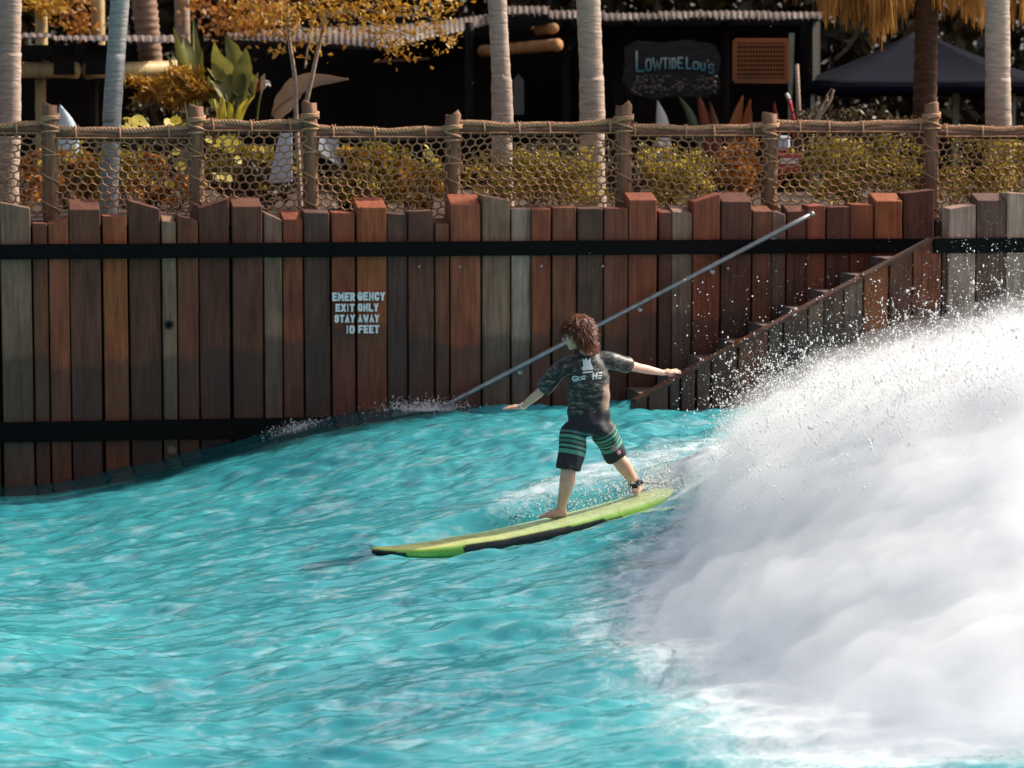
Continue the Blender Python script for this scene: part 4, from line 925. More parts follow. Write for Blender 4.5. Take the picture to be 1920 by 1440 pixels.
# dry frond skirt of the dark palm
par = [o for o in bpy.data.objects if o.type == 'EMPTY' and o.get('label', '').startswith('dark rough palm')][0]
V = []; Fq = []
def strands(xa, xb, yb_fn, n, d0, d1):
    for bunch in range(max(3, n//26)):
        bx = random.uniform(xa, xb); d = random.uniform(d0, d1); ln = random.uniform(-34, 8); tw = random.uniform(4, 11); sl = random.uniform(-10, 10)
        for i in range(26):
            u = random.gauss(0, 1); x = bx+u*tw; ye = yb_fn(x)+ln+random.uniform(-22, 4)-abs(u)*5; dd = d+random.uniform(-.06,.06); top = P(x-sl, -110, dd); tip = P(x+sl*.4+random.uniform(-5, 5), ye, dd+random.uniform(-.05,.05))
            mid = top.lerp(tip, .6)+Vector((random.uniform(-.03,.03), random.uniform(-.03,.03), 0)); w = Vector((random.uniform(.5,1), random.uniform(-.8,.8), 0)).normalized()*random.uniform(.006,.015); n0 = len(V)
            V.extend([tuple(p) for p in (top-w, top+w, mid-w, mid+w, tip-w*.15, tip+w*.15)]); Fq.extend([(n0, n0+1, n0+3, n0+2), (n0+2, n0+3, n0+5, n0+4)])
strands(1545, 1712, lambda x: 40+45*math.exp(-((x-1640)/38)**2)+14*math.sin(x*.35), 900, 28.3, 29.6)
strands(1755, 1848, lambda x: 34+40*math.exp(-((x-1838)/16)**2)+10*math.sin(x*.4), 420, 28.2, 29.4)
strands(1885, 1990, lambda x: 45+18*math.sin(x*.2), 420, 28.4, 29.6)
strands(1450, 1545, lambda x: -5+14*math.sin(x*.3), 200, 28.6, 29.6)
o = obj('dead_frond_skirt', np.array(V), np.array(Fq), L_DRY, par); o['kind'] = 'stuff'
m = MB(); m.tube(bez([P(1565,112,28.6), P(1590,88,28.6), P(1612,50,28.7), P(1660,-60,28.9)], 12), .022, 6); m.build('dead_frond_stem', M_DARKBARK, par, True)

# ---- thicket closing the view behind everything
n = 60000; q = np.empty((n, 3)); q[:, 0] = rng.uniform(-14, 14, n); q[:, 1] = rng.uniform(42, 50, n); q[:, 2] = ZG-.2+8.6*rng.random(n)
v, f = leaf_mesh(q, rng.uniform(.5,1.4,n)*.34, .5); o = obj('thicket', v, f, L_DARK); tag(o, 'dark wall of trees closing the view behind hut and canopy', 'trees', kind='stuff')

# ================================================================== SURFBOARD
def lerp(a, b, t): return a+(b-a)*t
ax = (TAIL-NOSE).normalized(); side = Vector((0,0,1)).cross(ax).normalized()          # side: away from the camera
side = (Matrix.Rotation(R(-5), 3, ax) @ side).normalized(); bup = ax.cross(side).normalized()
if bup.z < 0: bup = -bup
BLEN = (TAIL-NOSE).length
def width_at(t):
    if t <= .5: return max(.004, .285*(1-(1-t/.5)**2.3)**.62)
    u = (t-.5)/.5; return .285*(1-.40*u**2.4)*(1 if u < .97 else math.sqrt(max(.02, 1-((u-.97)/.03)**2)))
NT_, NK = 150, 40; v = []; f = []; deckv = []; colr = []
for i in range(NT_+1):
    t = (i/NT_); t = t**1.25 if t < 1 else 1; w = width_at(t); th = .128*min(1, .30+2.2*t**.8)*(1 if t < .85 else lerp(1, .55, (t-.85)/.15))
    c = NOSE+ax*(BLEN*t)+bup*float(board_sag(t))
    for k in range(NK):
        an = 2*math.pi*k/NK; ca, sa = math.cos(an), math.sin(an)
        x = w*math.copysign(abs(ca)**.72, ca); z = th*.5*math.copysign(abs(sa)**.60, sa)
        z += .012*(1-(x/w)**2)*(1 if sa > 0 else .3)
        v.append(c+side*x+bup*z)
        near = ca < .55                                         # the rail that faces the camera, and the underside
        green, yell, blk = (.19,.38,.055), (.46,.42,.10), (.006,.006,.008)
        dk = sstep(np.array((sa-.30)/.25)).item()
        pale = lerp(0, 1, min(1, t/.5))
        deckc = tuple(lerp(a, b, pale) for a, b in zip((.46,.45,.12), (.40,.50,.24)))
        cc = tuple(lerp(a, b, dk) for a, b in zip(green, deckc))
        if sa < (.42 if t < .44 else .42-1.6*(t-.44)) and (.205+.015*abs(sa+.5) < t < .66): cc = blk
        if t < .075 and sa < .25+.5*(.03-t)*10: cc = blk
        if sa < -.75: cc = blk if t > .2 else cc
        colr.append((*cc, 1))
for i in range(NT_):
    for k in range(NK): k2 = (k+1) % NK; f.append((i*NK+k, i*NK+k2, (i+1)*NK+k2, (i+1)*NK+k))
f.append(tuple(range(NK))); f.append(tuple(NT_*NK+k for k in range(NK-1, -1, -1)))
s = NT('surfboard_skin'); at = s.n('Attribute', attribute_name='skin'); mp = s.coord('Object'); nz = s.noise(mp.outputs[0], 9, 5, .6)
s.base(s.mix(.35, at.outputs['Color'], s.ramp(nz.outputs['Fac'], [(.3, (.7,.7,.7)), (.7, (1.25,1.25,1.25))]).outputs[0], 'MULTIPLY')); s.set(Roughness=s.maprange(nz.outputs['Fac'], .3, .7, .18, .42), Specular_IOR_Level=.5)
sb = thing('surfboard', (NOSE+TAIL)/2, 'lime green soft top surfboard with black rail patch under the surfer', 'surfboard')
o = obj('board_body', v, f, s.m, sb, True); bm = bmesh.new(); bm.from_mesh(o.data); bmesh.ops.recalc_face_normals(bm, faces=bm.faces); bm.to_mesh(o.data); bm.free()
ca_ = o.data.color_attributes.new('skin', 'FLOAT_COLOR', 'POINT')
ca_.data.foreach_set('color', np.array(colr, dtype=np.float32).ravel())
M_BLACKRUB = flat('black_rubber', (.012,.012,.014), .45)
m = MB(); p = NOSE+ax*(BLEN*.94)-bup*.08; m.add([p-side*.006-ax*.06, p-side*.006+ax*.06, p-side*.004+ax*.09-bup*.16, p-side*.004+ax*.05-bup*.17, p+side*.006-ax*.06, p+side*.006+ax*.06, p+side*.004+ax*.09-bup*.16, p+side*.004+ax*.05-bup*.17], [(0,1,2,3),(7,6,5,4),(0,4,5,1),(1,5,6,2),(2,6,7,3),(3,7,4,0)]); m.build('fin', M_BLACKRUB, sb)
def deck_point(t, u):
    w = width_at(t)
    return NOSE+ax*(BLEN*t)+side*(w*u)+bup*(float(board_sag(t))+.064+.012*(1-u*u))

# ================================================================== PERSON
D0 = 20.08
J = dict(head=P(1082,622,20.06), neck=P(1103,668,20.08), chest=P(1103,705,20.07), waist=P(1103,765,20.08), hip=P(1104,797,20.08),
 ls=P(1051,692,20.04), le=P(1011,737,20.12), lw=P(979,763,20.25), rs=P(1146,677,20.13), re=P(1199,690,20.30), rw=P(1243,699,20.44),
 lh=P(1080,803,20.05), lk=P(1066,880,19.98), rh=P(1126,800,20.11), rk=P(1158,858,20.20))
tL = .52; tR = .775
footL = deck_point(.515, -.15); footR = deck_point(.765, -.05)
J['la'] = P(1052, 957, footL.y); J['la'].z = footL.z+.075; J['ra'] = P(1193, 921, footR.y); J['ra'].z = max(footR.z+.07, J['ra'].z)
def ell_tube(line, rads, n=20, axis_hint=Vector((1,0,0))):
    """tube with elliptical sections: rads = [(ra, rb)], ra along axis_hint"""
    v = []; f = []; m = len(line)
    for i, p in enumerate(line):
        t = (line[min(i+1, m-1)]-line[max(i-1, 0)]).normalized(); a = (axis_hint-t*axis_hint.dot(t)).normalized(); b = t.cross(a)
        for k in range(n):
            an = 2*math.pi*k/n; v.append(p+a*math.cos(an)*rads[i][0]+b*math.sin(an)*rads[i][1])
    for i in range(m-1):
        for k in range(n): f.append((i*n+k, i*n+(k+1) % n, (i+1)*n+(k+1) % n, (i+1)*n+k))
    f.append(tuple(range(n-1, -1, -1))); f.append(tuple((m-1)*n+k for k in range(n))); return v, f
def ball(c, r, rot=None, n=14):
    v = []; f = []; c = Vector(c)
    for i in range(n+1):
        th = math.pi*i/n
        for k in range(2*n):
            an = math.pi*k/n; p = Vector((r[0]*math.sin(th)*math.cos(an), r[1]*math.sin(th)*math.sin(an), r[2]*math.cos(th))); v.append(c+(rot @ p if rot is not None else p))
    for i in range(n):
        for k in range(2*n): f.append((i*2*n+k, i*2*n+(k+1) % (2*n), (i+1)*2*n+(k+1) % (2*n), (i+1)*2*n+k))
    return v, f
def fused(name, mb, voxel, smooth_it=4, factor=.5):
    """voxel-fuse overlapping pieces into one continuous skin"""
    me = new_mesh(name, mb.v, mb.f); tmp = bpy.data.objects.new('tmp', me); COL.objects.link(tmp)
    rm = tmp.modifiers.new('r', 'REMESH'); rm.mode = 'VOXEL'; rm.voxel_size = voxel
    if smooth_it:
        sm = tmp.modifiers.new('s', 'SMOOTH'); sm.iterations = smooth_it; sm.factor = factor
    dg = bpy.context.evaluated_depsgraph_get(); out = bpy.data.meshes.new_from_object(tmp.evaluated_get(dg)); bpy.data.objects.remove(tmp); bpy.data.meshes.remove(me)
    out.name = name; out.materials.clear(); smooth(out); return out
def smooth_tube(mb, pts, rads, n=14, steps=5):
    line = bez(pts, steps*(len(pts)-1)); rr = np.interp(np.linspace(0, len(pts)-1, len(line)), range(len(pts)), rads); v, f = tube_data(line, list(rr), n); mb.add(v, f)
B = MB()
# legs
def leg(h, k, a, foot_dir, calf_dir):
    smooth_tube(B, [h, h.lerp(k, .5), k, k.lerp(a, .3)+calf_dir*.012, k.lerp(a, .62)+calf_dir*.006, a], [.076,.068,.054,.057,.044,.033])
    heel = a-foot_dir*.045-Vector((0,0,.045)); toe = a+foot_dir*.15-Vector((0,0,.052)); mid = a+foot_dir*.05-Vector((0,0,.035))
    smooth_tube(B, [a+Vector((0,0,.01)), a-Vector((0,0,.02))-foot_dir*.01, heel+foot_dir*.02+Vector((0,0,.004))], [.030,.032,.026], 10, 3)
    sdv = foot_dir.cross(Vector((0,0,1))).normalized()
    smooth_tube(B, [heel, mid-Vector((0,0,.01)), toe-foot_dir*.04+Vector((0,0,.012))], [.024,.029,.020], 10, 4)
    smooth_tube(B, [a-Vector((0,0,.012)), mid+Vector((0,0,.006)), toe-foot_dir*.04+Vector((0,0,.012))], [.026,.026,.019], 10, 4)
    for q, (w, ln, rr) in enumerate(((-.030,.012,.0115),(-.013,.014,.009),(.002,.008,.0085),(.016,0,.008),(.028,-.010,.0075))):
        smooth_tube(B, [toe-foot_dir*.065+sdv*w*.9+Vector((0,0,.012)), toe-foot_dir*.02+sdv*w+Vector((0,0,.010)), toe+foot_dir*ln+sdv*w+Vector((0,0,.006))], [rr*1.35, rr*1.15, rr], 8, 3)
fdL = Vector((ax*-1)).normalized(); fdL = (fdL*.86+Vector((0,.45,0))); fdL.z = -ax.z*.8; fdL.normalize()
fdR = Vector((.25, .95, ax.z*.25)).normalized()
leg(J['lh'], J['lk'], J['la'], fdL, Vector((.6,-.6,0))); leg(J['rh'], J['rk'], J['ra'], fdR, Vector((.3,-.8,0)))
# trunk
v, f = ell_tube(bez([J['hip']-Vector((0,0,.06)), J['hip'], J['waist'], J['chest'], J['neck']+Vector((0,0,-.02))], 16), [(.11,.085)]*3+[(.115,.09)]*3+[(.105,.08)]*4+[(.12,.085)]*4+[(.10,.07)]*2+[(.055,.055)], 20, Vector((1,.1,0))); B.add(v, f)
smooth_tube(B, [J['neck']-Vector((0,0,.03)), J['neck'].lerp(J['head'], .4)+Vector((.008,0,0)), J['head']+Vector((.005,.0,-.02))], [.052,.046,.05])
# arms
def arm(s_, e, w, tipdir, palm_n, thumb):
    smooth_tube(B, [s_, s_.lerp(e, .5), e, e.lerp(w, .3), w], [.046,.040,.033,.033,.0215])
    d = (tipdir).normalized(); pn = palm_n.normalized(); sd = d.cross(pn).normalized(); pn = sd.cross(d).normalized()
    pc = w+d*.045; rot = Matrix((sd, d, pn)).transposed(); v, f = ball(pc, (.034,.046,.0145), rot, 10); B.add(v, f)
    smooth_tube(B, [w-d*.01, w+d*.03], [.0215,.021], 10, 3)
    for q, (o_, ln, rr, cu) in enumerate(((-.026,.060,.0075,.10),(-.009,.070,.008,.14),(.009,.066,.0078,.18),(.025,.050,.0068,.24))):
        b0 = w+d*.078+sd*o_; spread = sd*o_*.55
        smooth_tube(B, [b0-d*.02, b0, b0+d*ln*.5+spread*.4-pn*ln*cu*.4, b0+d*ln+spread-pn*ln*cu], [rr*1.1, rr*1.08, rr, rr*.82], 8, 3)
    b0 = w+d*.028+sd*thumb*.024; smooth_tube(B, [b0, b0+sd*thumb*.022+d*.022-pn*.004, b0+sd*thumb*.034+d*.050-pn*.008], [.0125,.0105,.0078], 8, 3)
arm(J['ls'], J['le'], J['lw'], Vector((-.93,.20,-.02)), Vector((.05,-.25,1)), 1)
arm(J['rs'], J['re'], J['rw'], Vector((.90,.35,.10)), Vector((-.1,-.35,1)), -1)
# head, turned to the left of the picture and a little away
FD = Vector((-.97,-.04,-.20)).normalized(); HS = FD.cross(Vector((0,0,1))).normalized(); HU = HS.cross(FD).normalized(); HR = Matrix((FD, HS, HU)).transposed()   # x face, y side, z up
hc = J['head']+Vector((-.002,0,-.010))
def hp(x, y, z): return hc+HR @ Vector((x, y, z))
v, f = ball(hp(-.008,0,.022), (.094,.073,.088), HR); B.add(v, f)
v, f = ball(hp(.030,0,-.035), (.058,.056,.075), HR); B.add(v, f)                    # face and jaw
v, f = ball(hp(.058,0,-.092), (.024,.026,.020), HR, 10); B.add(v, f)                # chin
smooth_tube(B, [hp(.082,0,.018), hp(.094,0,-.004), hp(.104,0,-.026), hp(.090,0,-.036)], [.009,.010,.0135,.009], 10, 4)   # nose
for sgn in (-1, 1):
    v, f = ball(hp(.072,sgn*.030,.022), (.018,.024,.010), HR, 8); B.add(v, f)       # brow
    v, f = ball(hp(.058,sgn*.040,-.020), (.026,.022,.022), HR, 8); B.add(v, f)      # cheek
    v, f = ball(hp(-.004,sgn*.074,-.008), (.020,.008,.030), HR, 8); B.add(v, f)     # ear
v, f = ball(hp(.080,0,-.055), (.014,.022,.007), HR, 8); B.add(v, f); v, f = ball(hp(.078,0,-.068), (.013,.019,.007), HR, 8); B.add(v, f)   # lips
body = fused('person', B, .0058, 3, .5)
s = NT('skin'); mp = s.coord('Object'); nz = s.noise(mp.outputs[0], 14, 4); s.base(s.ramp(nz.outputs['Fac'], [(.3, (.56,.29,.20)), (.7, (.70,.41,.30))]).outputs[0])
s.set(Roughness=.42, Subsurface_Weight=.12, Subsurface_Scale=.02, Specular_IOR_Level=.45); s.bsdf.inputs['Subsurface Radius'].default_value = (1, .35, .2); s.bump(s.noise(mp.outputs[0], 90, 2).outputs['Fac'], .12, .003)
person = link('person', body, s.m); tag(person, 'surfer seen from behind in dark patterned shirt and striped shorts, arms spread on the board', 'person')
def child(name, me, mat): return link(name, me, mat, person)
# eyes and mouth line
for sgn in (-1, 1):
    v, f = ball(hp(.075, sgn*.031, .004), (.010,.013,.010), HR, 8); ey = child('eye', new_mesh('eye', v, f), flat('eye_white', (.6,.58,.55), .3))
    v, f = ball(hp(.0835, sgn*.032, .004), (.003,.006,.006), HR, 6); link('iris', new_mesh('iris', v, f), flat('iris_brown', (.03,.015,.008), .3), ey)
# shirt
S = MB()
cl = bez([J['waist']+Vector((.002,0,-.045)), J['waist'], J['waist'].lerp(J['chest'], .5), J['chest'], J['neck']+Vector((0,0,-.015)), J['neck']+Vector((-.004,0,.012))], 25)
rd = np.interp(np.linspace(0, 5, len(cl)), range(6), [.156,.152,.150,.158,.100,.064]); rb = np.interp(np.linspace(0, 5, len(cl)), range(6), [.112,.106,.106,.110,.075,.062])
v, f = ell_tube(cl, list(zip(rd, rb)), 30, Vector((1,.12,0))); S.add(v, f)
smooth_tube(S, [J['neck']+Vector((-.03,0,-.03)), J['ls'].lerp(J['neck'], .30)+Vector((0,0,-.002)), J['ls'], J['ls'].lerp(J['le'], .45), J['ls'].lerp(J['le'], .84)], [.060,.066,.062,.062,.068], 18)
smooth_tube(S, [J['neck']+Vector((.03,0,-.03)), J['rs'].lerp(J['neck'], .30)+Vector((0,0,-.004)), J['rs'], J['rs'].lerp(J['re'], .36), J['rs'].lerp(J['re'], .62)], [.060,.066,.062,.061,.064], 18)
shirt = fused('shirt', S, .0085, 5, .5)
def wrinkle(me, fn):
    n = len(me.vertices); co = np.empty(n*3, dtype=np.float32); me.vertices.foreach_get('co', co); co = co.reshape(-1, 3); no = np.empty(n*3, dtype=np.float32); me.vertices.foreach_get('normal', no); no = no.reshape(-1, 3)
    co = co+no*fn(co)[:, None]; me.vertices.foreach_set('co', co.astype(np.float32).ravel()); me.update()
wc_ = np.array(J['waist'])
def shirt_folds(c):
    x = c[:, 0]-wc_[0]; z = c[:, 2]-wc_[2]; y = c[:, 1]-wc_[1]
    f1 = np.sin(26*(z*.9-x*.75)+3*np.sin(9*x+5*y)); f2 = np.sin(38*(z*.8+x*.5)+2*np.sin(14*z+y*9)); pull = np.exp(-((x-.10)/.09)**2-((z-.13)/.14)**2)
    return .0055*np.maximum(f1, -.2)*(.35+1.3*pull)+.003*f2
wrinkle(shirt, shirt_folds)
co = np.empty(len(shirt.vertices)*3, dtype=np.float32); shirt.vertices.foreach_get('co', co); co = co.reshape(-1, 3); xx = co[:, 0]-wc_[0]; zz = co[:, 2]-wc_[2]
sunlit = sstep((xx-.055-.10*np.clip(zz, -.1, .3))/.06)*(1-sstep((zz-.15)/.07))*(co[:, 1] < wc_[1]+.06); shirt.attributes.new('sunlit_side', 'FLOAT', 'POINT').data.foreach_set('value', sunlit.astype(np.float32))  # mask for a tan tint painting sunlight on to the shirt's right side
s = NT('camo_shirt'); mp = s.coord('Object', (5,5,16)); nz = s.noise(mp.outputs[0], 4.2, 4, .6, .8)
s.base(s.ramp(nz.outputs['Fac'], [(.42, (.005,.005,.006)), (.52, (.008,.009,.009)), (.55, (.045,.05,.045)), (.60, (.13,.13,.115))]).outputs[0]); camo_ = s.bsdf.inputs['Base Color'].links[0].from_socket; at = s.n('Attribute', attribute_name='sunlit_side'); n3 = s.noise(s.coord('Object', (9,9,22)).outputs[0], 1.6, 4, .6, .6); s.base(s.mix(s.maprange(s.math('ADD', at.outputs['Fac'], s.math('MULTIPLY', s.math('SUBTRACT', n3.outputs['Fac'], .5), 1.5)), .42, .80, 0, .85), camo_, (.30,.20,.145))); s.set(Roughness=.5, Specular_IOR_Level=.5); s.bump(s.noise(s.coord('Object').outputs[0], 160, 2).outputs['Fac'], .15, .002)
sh = child('shirt', shirt, s.m)
# shorts
T = MB()
v, f = ell_tube(bez([J['hip']-Vector((0,0,.075)), J['hip']-Vector((0,0,.02)), J['hip']+Vector((0,0,.05)), J['waist']+Vector((0,0,.012))], 12), [(.150,.105)]*3+[(.158,.118)]*4+[(.152,.114)]*4+[(.146,.108)]*2, 26, Vector((1,.12,0))); T.add(v, f)
smooth_tube(T, [J['lh']+Vector((.02,0,.02)), J['lh']+Vector((-.022,0,-.05)), J['lh'].lerp(J['lk'], .55), J['lh'].lerp(J['lk'], 1.02)], [.080,.102,.098,.094], 20)
smooth_tube(T, [J['rh']+Vector((-.02,0,.02)), J['rh']+Vector((.028,0,-.045)), J['rh'].lerp(J['rk'], .5), J['rh'].lerp(J['rk'], .97)], [.080,.102,.094,.086], 20)
shorts = fused('shorts', T, .0085, 3, .5)
hp_ = np.array(J['hip'])
def shorts_folds(c):
    x = c[:, 0]-hp_[0]; z = c[:, 2]-hp_[2]; y = c[:, 1]-hp_[1]
    return .005*np.sin(30*(z*.5+np.abs(x)*1.1)+2*np.sin(12*z)+4*y)+.003*np.sin(50*(x+y*.7)+6*z)
wrinkle(shorts, shorts_folds)
n = len(shorts.vertices); co = np.empty(n*3, dtype=np.float32); shorts.vertices.foreach_get('co', co); co = co.reshape(-1, 3)
def along(c, a, b):
    a, b = np.array(a), np.array(b); d = b-a; t = ((c-a)@d)/(d@d); q = a+np.clip(t, -.3, 1.2)[:, None]*d; return t, np.linalg.norm(c-q, axis=1)
t1, d1 = along(co, J['lh'], J['lk']); t2, d2 = along(co, J['rh'], J['rk']); tt = np.where(d1 < d2, t1, t2*1.02)
shorts.attributes.new('leg_t', 'FLOAT', 'POINT').data.foreach_set('value', tt.astype(np.float32))
s = NT('striped_shorts'); at = s.n('Attribute', attribute_name='leg_t')
nv_, tl, td = (.006,.007,.013), (.06,.28,.21), (.035,.15,.12)
rp = s.n('ValToRGB'); rp.color_ramp.interpolation = 'CONSTANT'; e = rp.color_ramp.elements
stops = [(0, nv_), (.33, td), (.37, nv_), (.405, tl), (.45, nv_), (.48, td), (.525, nv_), (.56, tl), (.60, nv_), (.635, tl), (.70, nv_)]
while len(e) < len(stops): e.new(.9)
for i, (p_, c_) in enumerate(stops): e[i].position = p_; e[i].color = (*c_, 1)
s.l(s.maprange(at.outputs['Fac'], -.4, 1.1, 0, 1), rp.inputs[0]); s.base(rp.outputs[0]); s.set(Roughness=.65); s.bump(s.noise(s.coord('Object').outputs[0], 140, 2).outputs['Fac'], .15, .002)
so = child('shorts', shorts, s.m)
# pink flower print on the right leg hem and the white prints on the shirt, laid on the cloth
def bvh_of(o): me = o.data; return BVHTree.FromPolygons([v.co.copy() for v in me.vertices], [tuple(p.vertices) for p in me.polygons])
bS, bT = bvh_of(sh), bvh_of(so)
def cloth_patch(name, polys, bv, mat, lift=.003):
    """polygons given in picture columns/rows, cast on to the cloth, each filled as a fine fan"""
    V = []; Fc = []
    for poly in polys:
        cx_ = sum(p[0] for p in poly)/len(poly); cy_ = sum(p[1] for p in poly)/len(poly); dense = []
        for i in range(len(poly)):
            a, b = poly[i], poly[(i+1) % len(poly)]; k = max(1, int(math.hypot(a[0]-b[0], a[1]-b[1])/1.5))
            dense += [(lerp(a[0], b[0], j/k), lerp(a[1], b[1], j/k)) for j in range(k)]
        def hit(x, y):
            r = ray(x, y).normalized(); h = bv.ray_cast(Vector((0,0,CH)), r); return (h[0]+h[1]*lift) if h[0] is not None else None
        rings = []; ok = True
        for q in (1.0, .66, .33, 0.0):
            rg = [hit(lerp(cx_, x, q), lerp(cy_, y, q)) for x, y in (dense if q > 0 else [(cx_, cy_)])]
            if any(g is None for g in rg): ok = False
            rings.append(rg)
        if not ok: continue
        m_ = len(dense); b0 = len(V); V += rings[0]+rings[1]+rings[2]+rings[3]
        for rgi in range(2):
            for i in range(m_): Fc.append((b0+rgi*m_+i, b0+rgi*m_+(i+1) % m_, b0+(rgi+1)*m_+(i+1) % m_, b0+(rgi+1)*m_+i))
        for i in range(m_): Fc.append((b0+2*m_+i, b0+2*m_+(i+1) % m_, b0+3*m_))
    if V: return link(name, new_mesh(name, V, Fc), mat, sh if bv is bS else so)
M_PRINT = flat('white_print', (.62,.66,.66), .7); M_PINK = varied('pink_print', (.30,.06,.12), (.7,.45,.50), 60, rough=.7, bump=0)
cloth_patch('back_print', [[(1092,672),(1095,676),(1099,671),(1102,676),(1107,672),(1108,681),(1110,685),(1108,690),(1111,687),(1112,693),(1093,695),(1090,690),(1094,687),(1093,680)], [(1092,697.5),(1112,695.5),(1111,698.5),(1093,700.5)]], bS, M_PRINT)
def ring(cx_, cy_, rx, ry, th, n=18): return [[(cx_+rx*math.cos(a), cy_+ry*math.sin(a)), (cx_+rx*math.cos(b), cy_+ry*math.sin(b)), (cx_+(rx-th)*math.cos(b), cy_+(ry-th)*math.sin(b)), (cx_+(rx-th)*math.cos(a), cy_+(ry-th)*math.sin(a))] for a, b in ((2*math.pi*i/n, 2*math.pi*(i+1)/n) for i in range(n))]
cloth_patch('logo_print', ring(1079,710,6.5,5.2,2)+ring(1087.5,709.5,4,3.4,1.5)+[[(1091,705),(1098,703.5),(1098,706),(1091,707.5)],[(1091,709),(1098,708),(1098,711),(1091,712)],[(1075,710.5),(1084,709),(1084,711),(1075,712.5)]], bS, M_PRINT)
cloth_patch('logo_print', [[(1111,699),(1114,699),(1113.5,712),(1110.5,712)],[(1117,698.5),(1120,698.5),(1119.5,711),(1116.5,711)],[(1109,704),(1121,703),(1121,705.5),(1109,706.5)],[(1122,698),(1129,697.5),(1129,700),(1122,700.5)],[(1122,703.5),(1128,703),(1128,705.2),(1122,705.7)],[(1121.5,708),(1127,707.5),(1127,710),(1121.5,710.5)]], bS, M_PRINT)
cloth_patch('flower_print', [[(1152+5*math.cos(a)*(1+.3*math.sin(5*a)), 840+5*math.sin(a)*(1+.3*math.sin(5*a))) for a in np.linspace(0, 6.1, 16)], [(1160+4*math.cos(a)*(1+.3*math.sin(5*a)), 848+4*math.sin(a)*(1+.3*math.sin(5*a))) for a in np.linspace(0, 6.1, 16)]], bT, M_PINK)
# hair: a tousled mop, strand by strand over a close cap
s = NT('hair'); mp = s.coord('Object'); nz = s.noise(mp.outputs[0], 40, 3); g = s.n('NewGeometry')
s.base(s.ramp(s.math('ADD', s.math('MULTIPLY', nz.outputs['Fac'], .5), s.math('MULTIPLY', g.outputs['Random Per Island'], .5)), [(.25, (.020,.006,.003)), (.75, (.20,.045,.010))]).outputs[0]); s.set(Roughness=.38, Specular_IOR_Level=.5)
tr = s.n('BsdfTranslucent'); tr.inputs[0].default_value = (.60,.15,.03,1); mx = s.n('MixShader'); mx.inputs[0].default_value = .22; s.l(s.bsdf.outputs[0], mx.inputs[1]); s.l(tr.outputs[0], mx.inputs[2]); s.l(mx.outputs[0], s.out.inputs[0])
Hh = MB()
v, f = ball(hp(-.016,0,.032), (.103,.084,.092), HR); Hh.add(v, f); v, f = ball(hp(-.050,0,-.014), (.064,.076,.078), HR); Hh.add(v, f); v, f = ball(hp(-.066,0,-.075), (.044,.060,.052), HR); Hh.add(v, f); v, f = ball(hp(-.020,.020,.095), (.060,.050,.035), HR); Hh.add(v, f)
v, f = ball(hp(.030,.046,.048), (.040,.032,.036), HR); Hh.add(v, f); v, f = ball(hp(.030,-.046,.048), (.040,.032,.036), HR); Hh.add(v, f)
hair = fused('hair', Hh, .009, 3); 
hb = BVHTree.FromPolygons([q.co.copy() for q in hair.vertices], [tuple(p.vertices) for p in hair.polygons]); hr_ = random.Random(5)
ho = child('hair', hair, s.m); Vh = []; Fh = []
crown_pt = hp(-.03, .0, .13)
for i in range(2600):
    d = Vector((hr_.gauss(0,1), hr_.gauss(0,1), hr_.gauss(.15,1))).normalized(); q = HR @ d; h = hb.ray_cast(hc+q*.4, -q)
    if h[0] is None: continue
    loc, nrm = h[0], h[1]; lo = HR.transposed() @ (loc-hc)
    if lo.x > .010 and lo.z < .050: continue
    flow = (loc-crown_pt); flow -= nrm*flow.dot(nrm); flow = flow.normalized() if flow.length > 1e-4 else Vector((0,0,-1))
    flow = (flow+Vector((hr_.gauss(0,.36), hr_.gauss(0,.36), -.32))).normalized(); L = hr_.uniform(.04,.09); p = loc-nrm*.004; w = nrm.cross(flow).normalized()*hr_.uniform(.0014,.0034); pts = []
    for k in range(5):
        t = k/4; lift = .010*math.sin(math.pi*t)+.006*hr_.random()+(.030*t if hr_.random() < .4 else 0); pts.append(p+flow*L*t+nrm*lift+Vector((0,0,-.018*t*t)))
    for k, p in enumerate(pts): ww = w*(1-.8*(k/4)**1.5); Vh += [p-ww, p+nrm*.0015, p+ww]
    b0 = len(Vh)-15
    for k in range(4): Fh += [(b0+3*k, b0+3*k+1, b0+3*k+4, b0+3*k+3), (b0+3*k+1, b0+3*k+2, b0+3*k+5, b0+3*k+4)]
lock = child('hair_locks', new_mesh('hair_locks', Vh, Fh), s.m); smooth(lock.data); lock['kind'] = 'stuff'
# wristband with a strap end, and the leash
wb = J['lw'].lerp(J['le'], .06); dv = (J['le']-J['lw']).normalized(); m = MB(); m.tube([wb-dv*.008, wb+dv*.010], .0255, 14); o = m.build('wristband', M_PRINT, person); o.parent = person
le = thing('surf_leash', J['ra'], 'black ankle strap and cord tying the surfer to the board', 'leash')
da = (J['rk']-J['ra']).normalized(); m = MB(); a0 = J['ra']+da*.028; m.tube([a0-da*.024, a0-da*.012, a0+da*.012, a0+da*.024], [.043,.046,.047,.044], 18); m.build('ankle_strap', M_BLACKRUB, le, True)
m = MB(); m.box(a0+Vector((.048,-.012,.004)), .035, .03, .024); o = m.build('buckle', M_BLACKRUB, le); o.modifiers.new('b', 'BEVEL').width = .006
m = MB(); m.box(a0+Vector((-.010,-.047,.002)), .034, .004, .012); m.build('strap_logo', M_PRINT, le)
tp = deck_point(.95, 0); m = MB(); m.tube(bez([a0+Vector((.05,-.01,0)), deck_point(.83,-.25)+Vector((0,0,.03)), deck_point(.88,.2)+Vector((0,0,.008)), tp], 24), .0035, 6); m.build('cord', M_BLACKRUB, le, True)

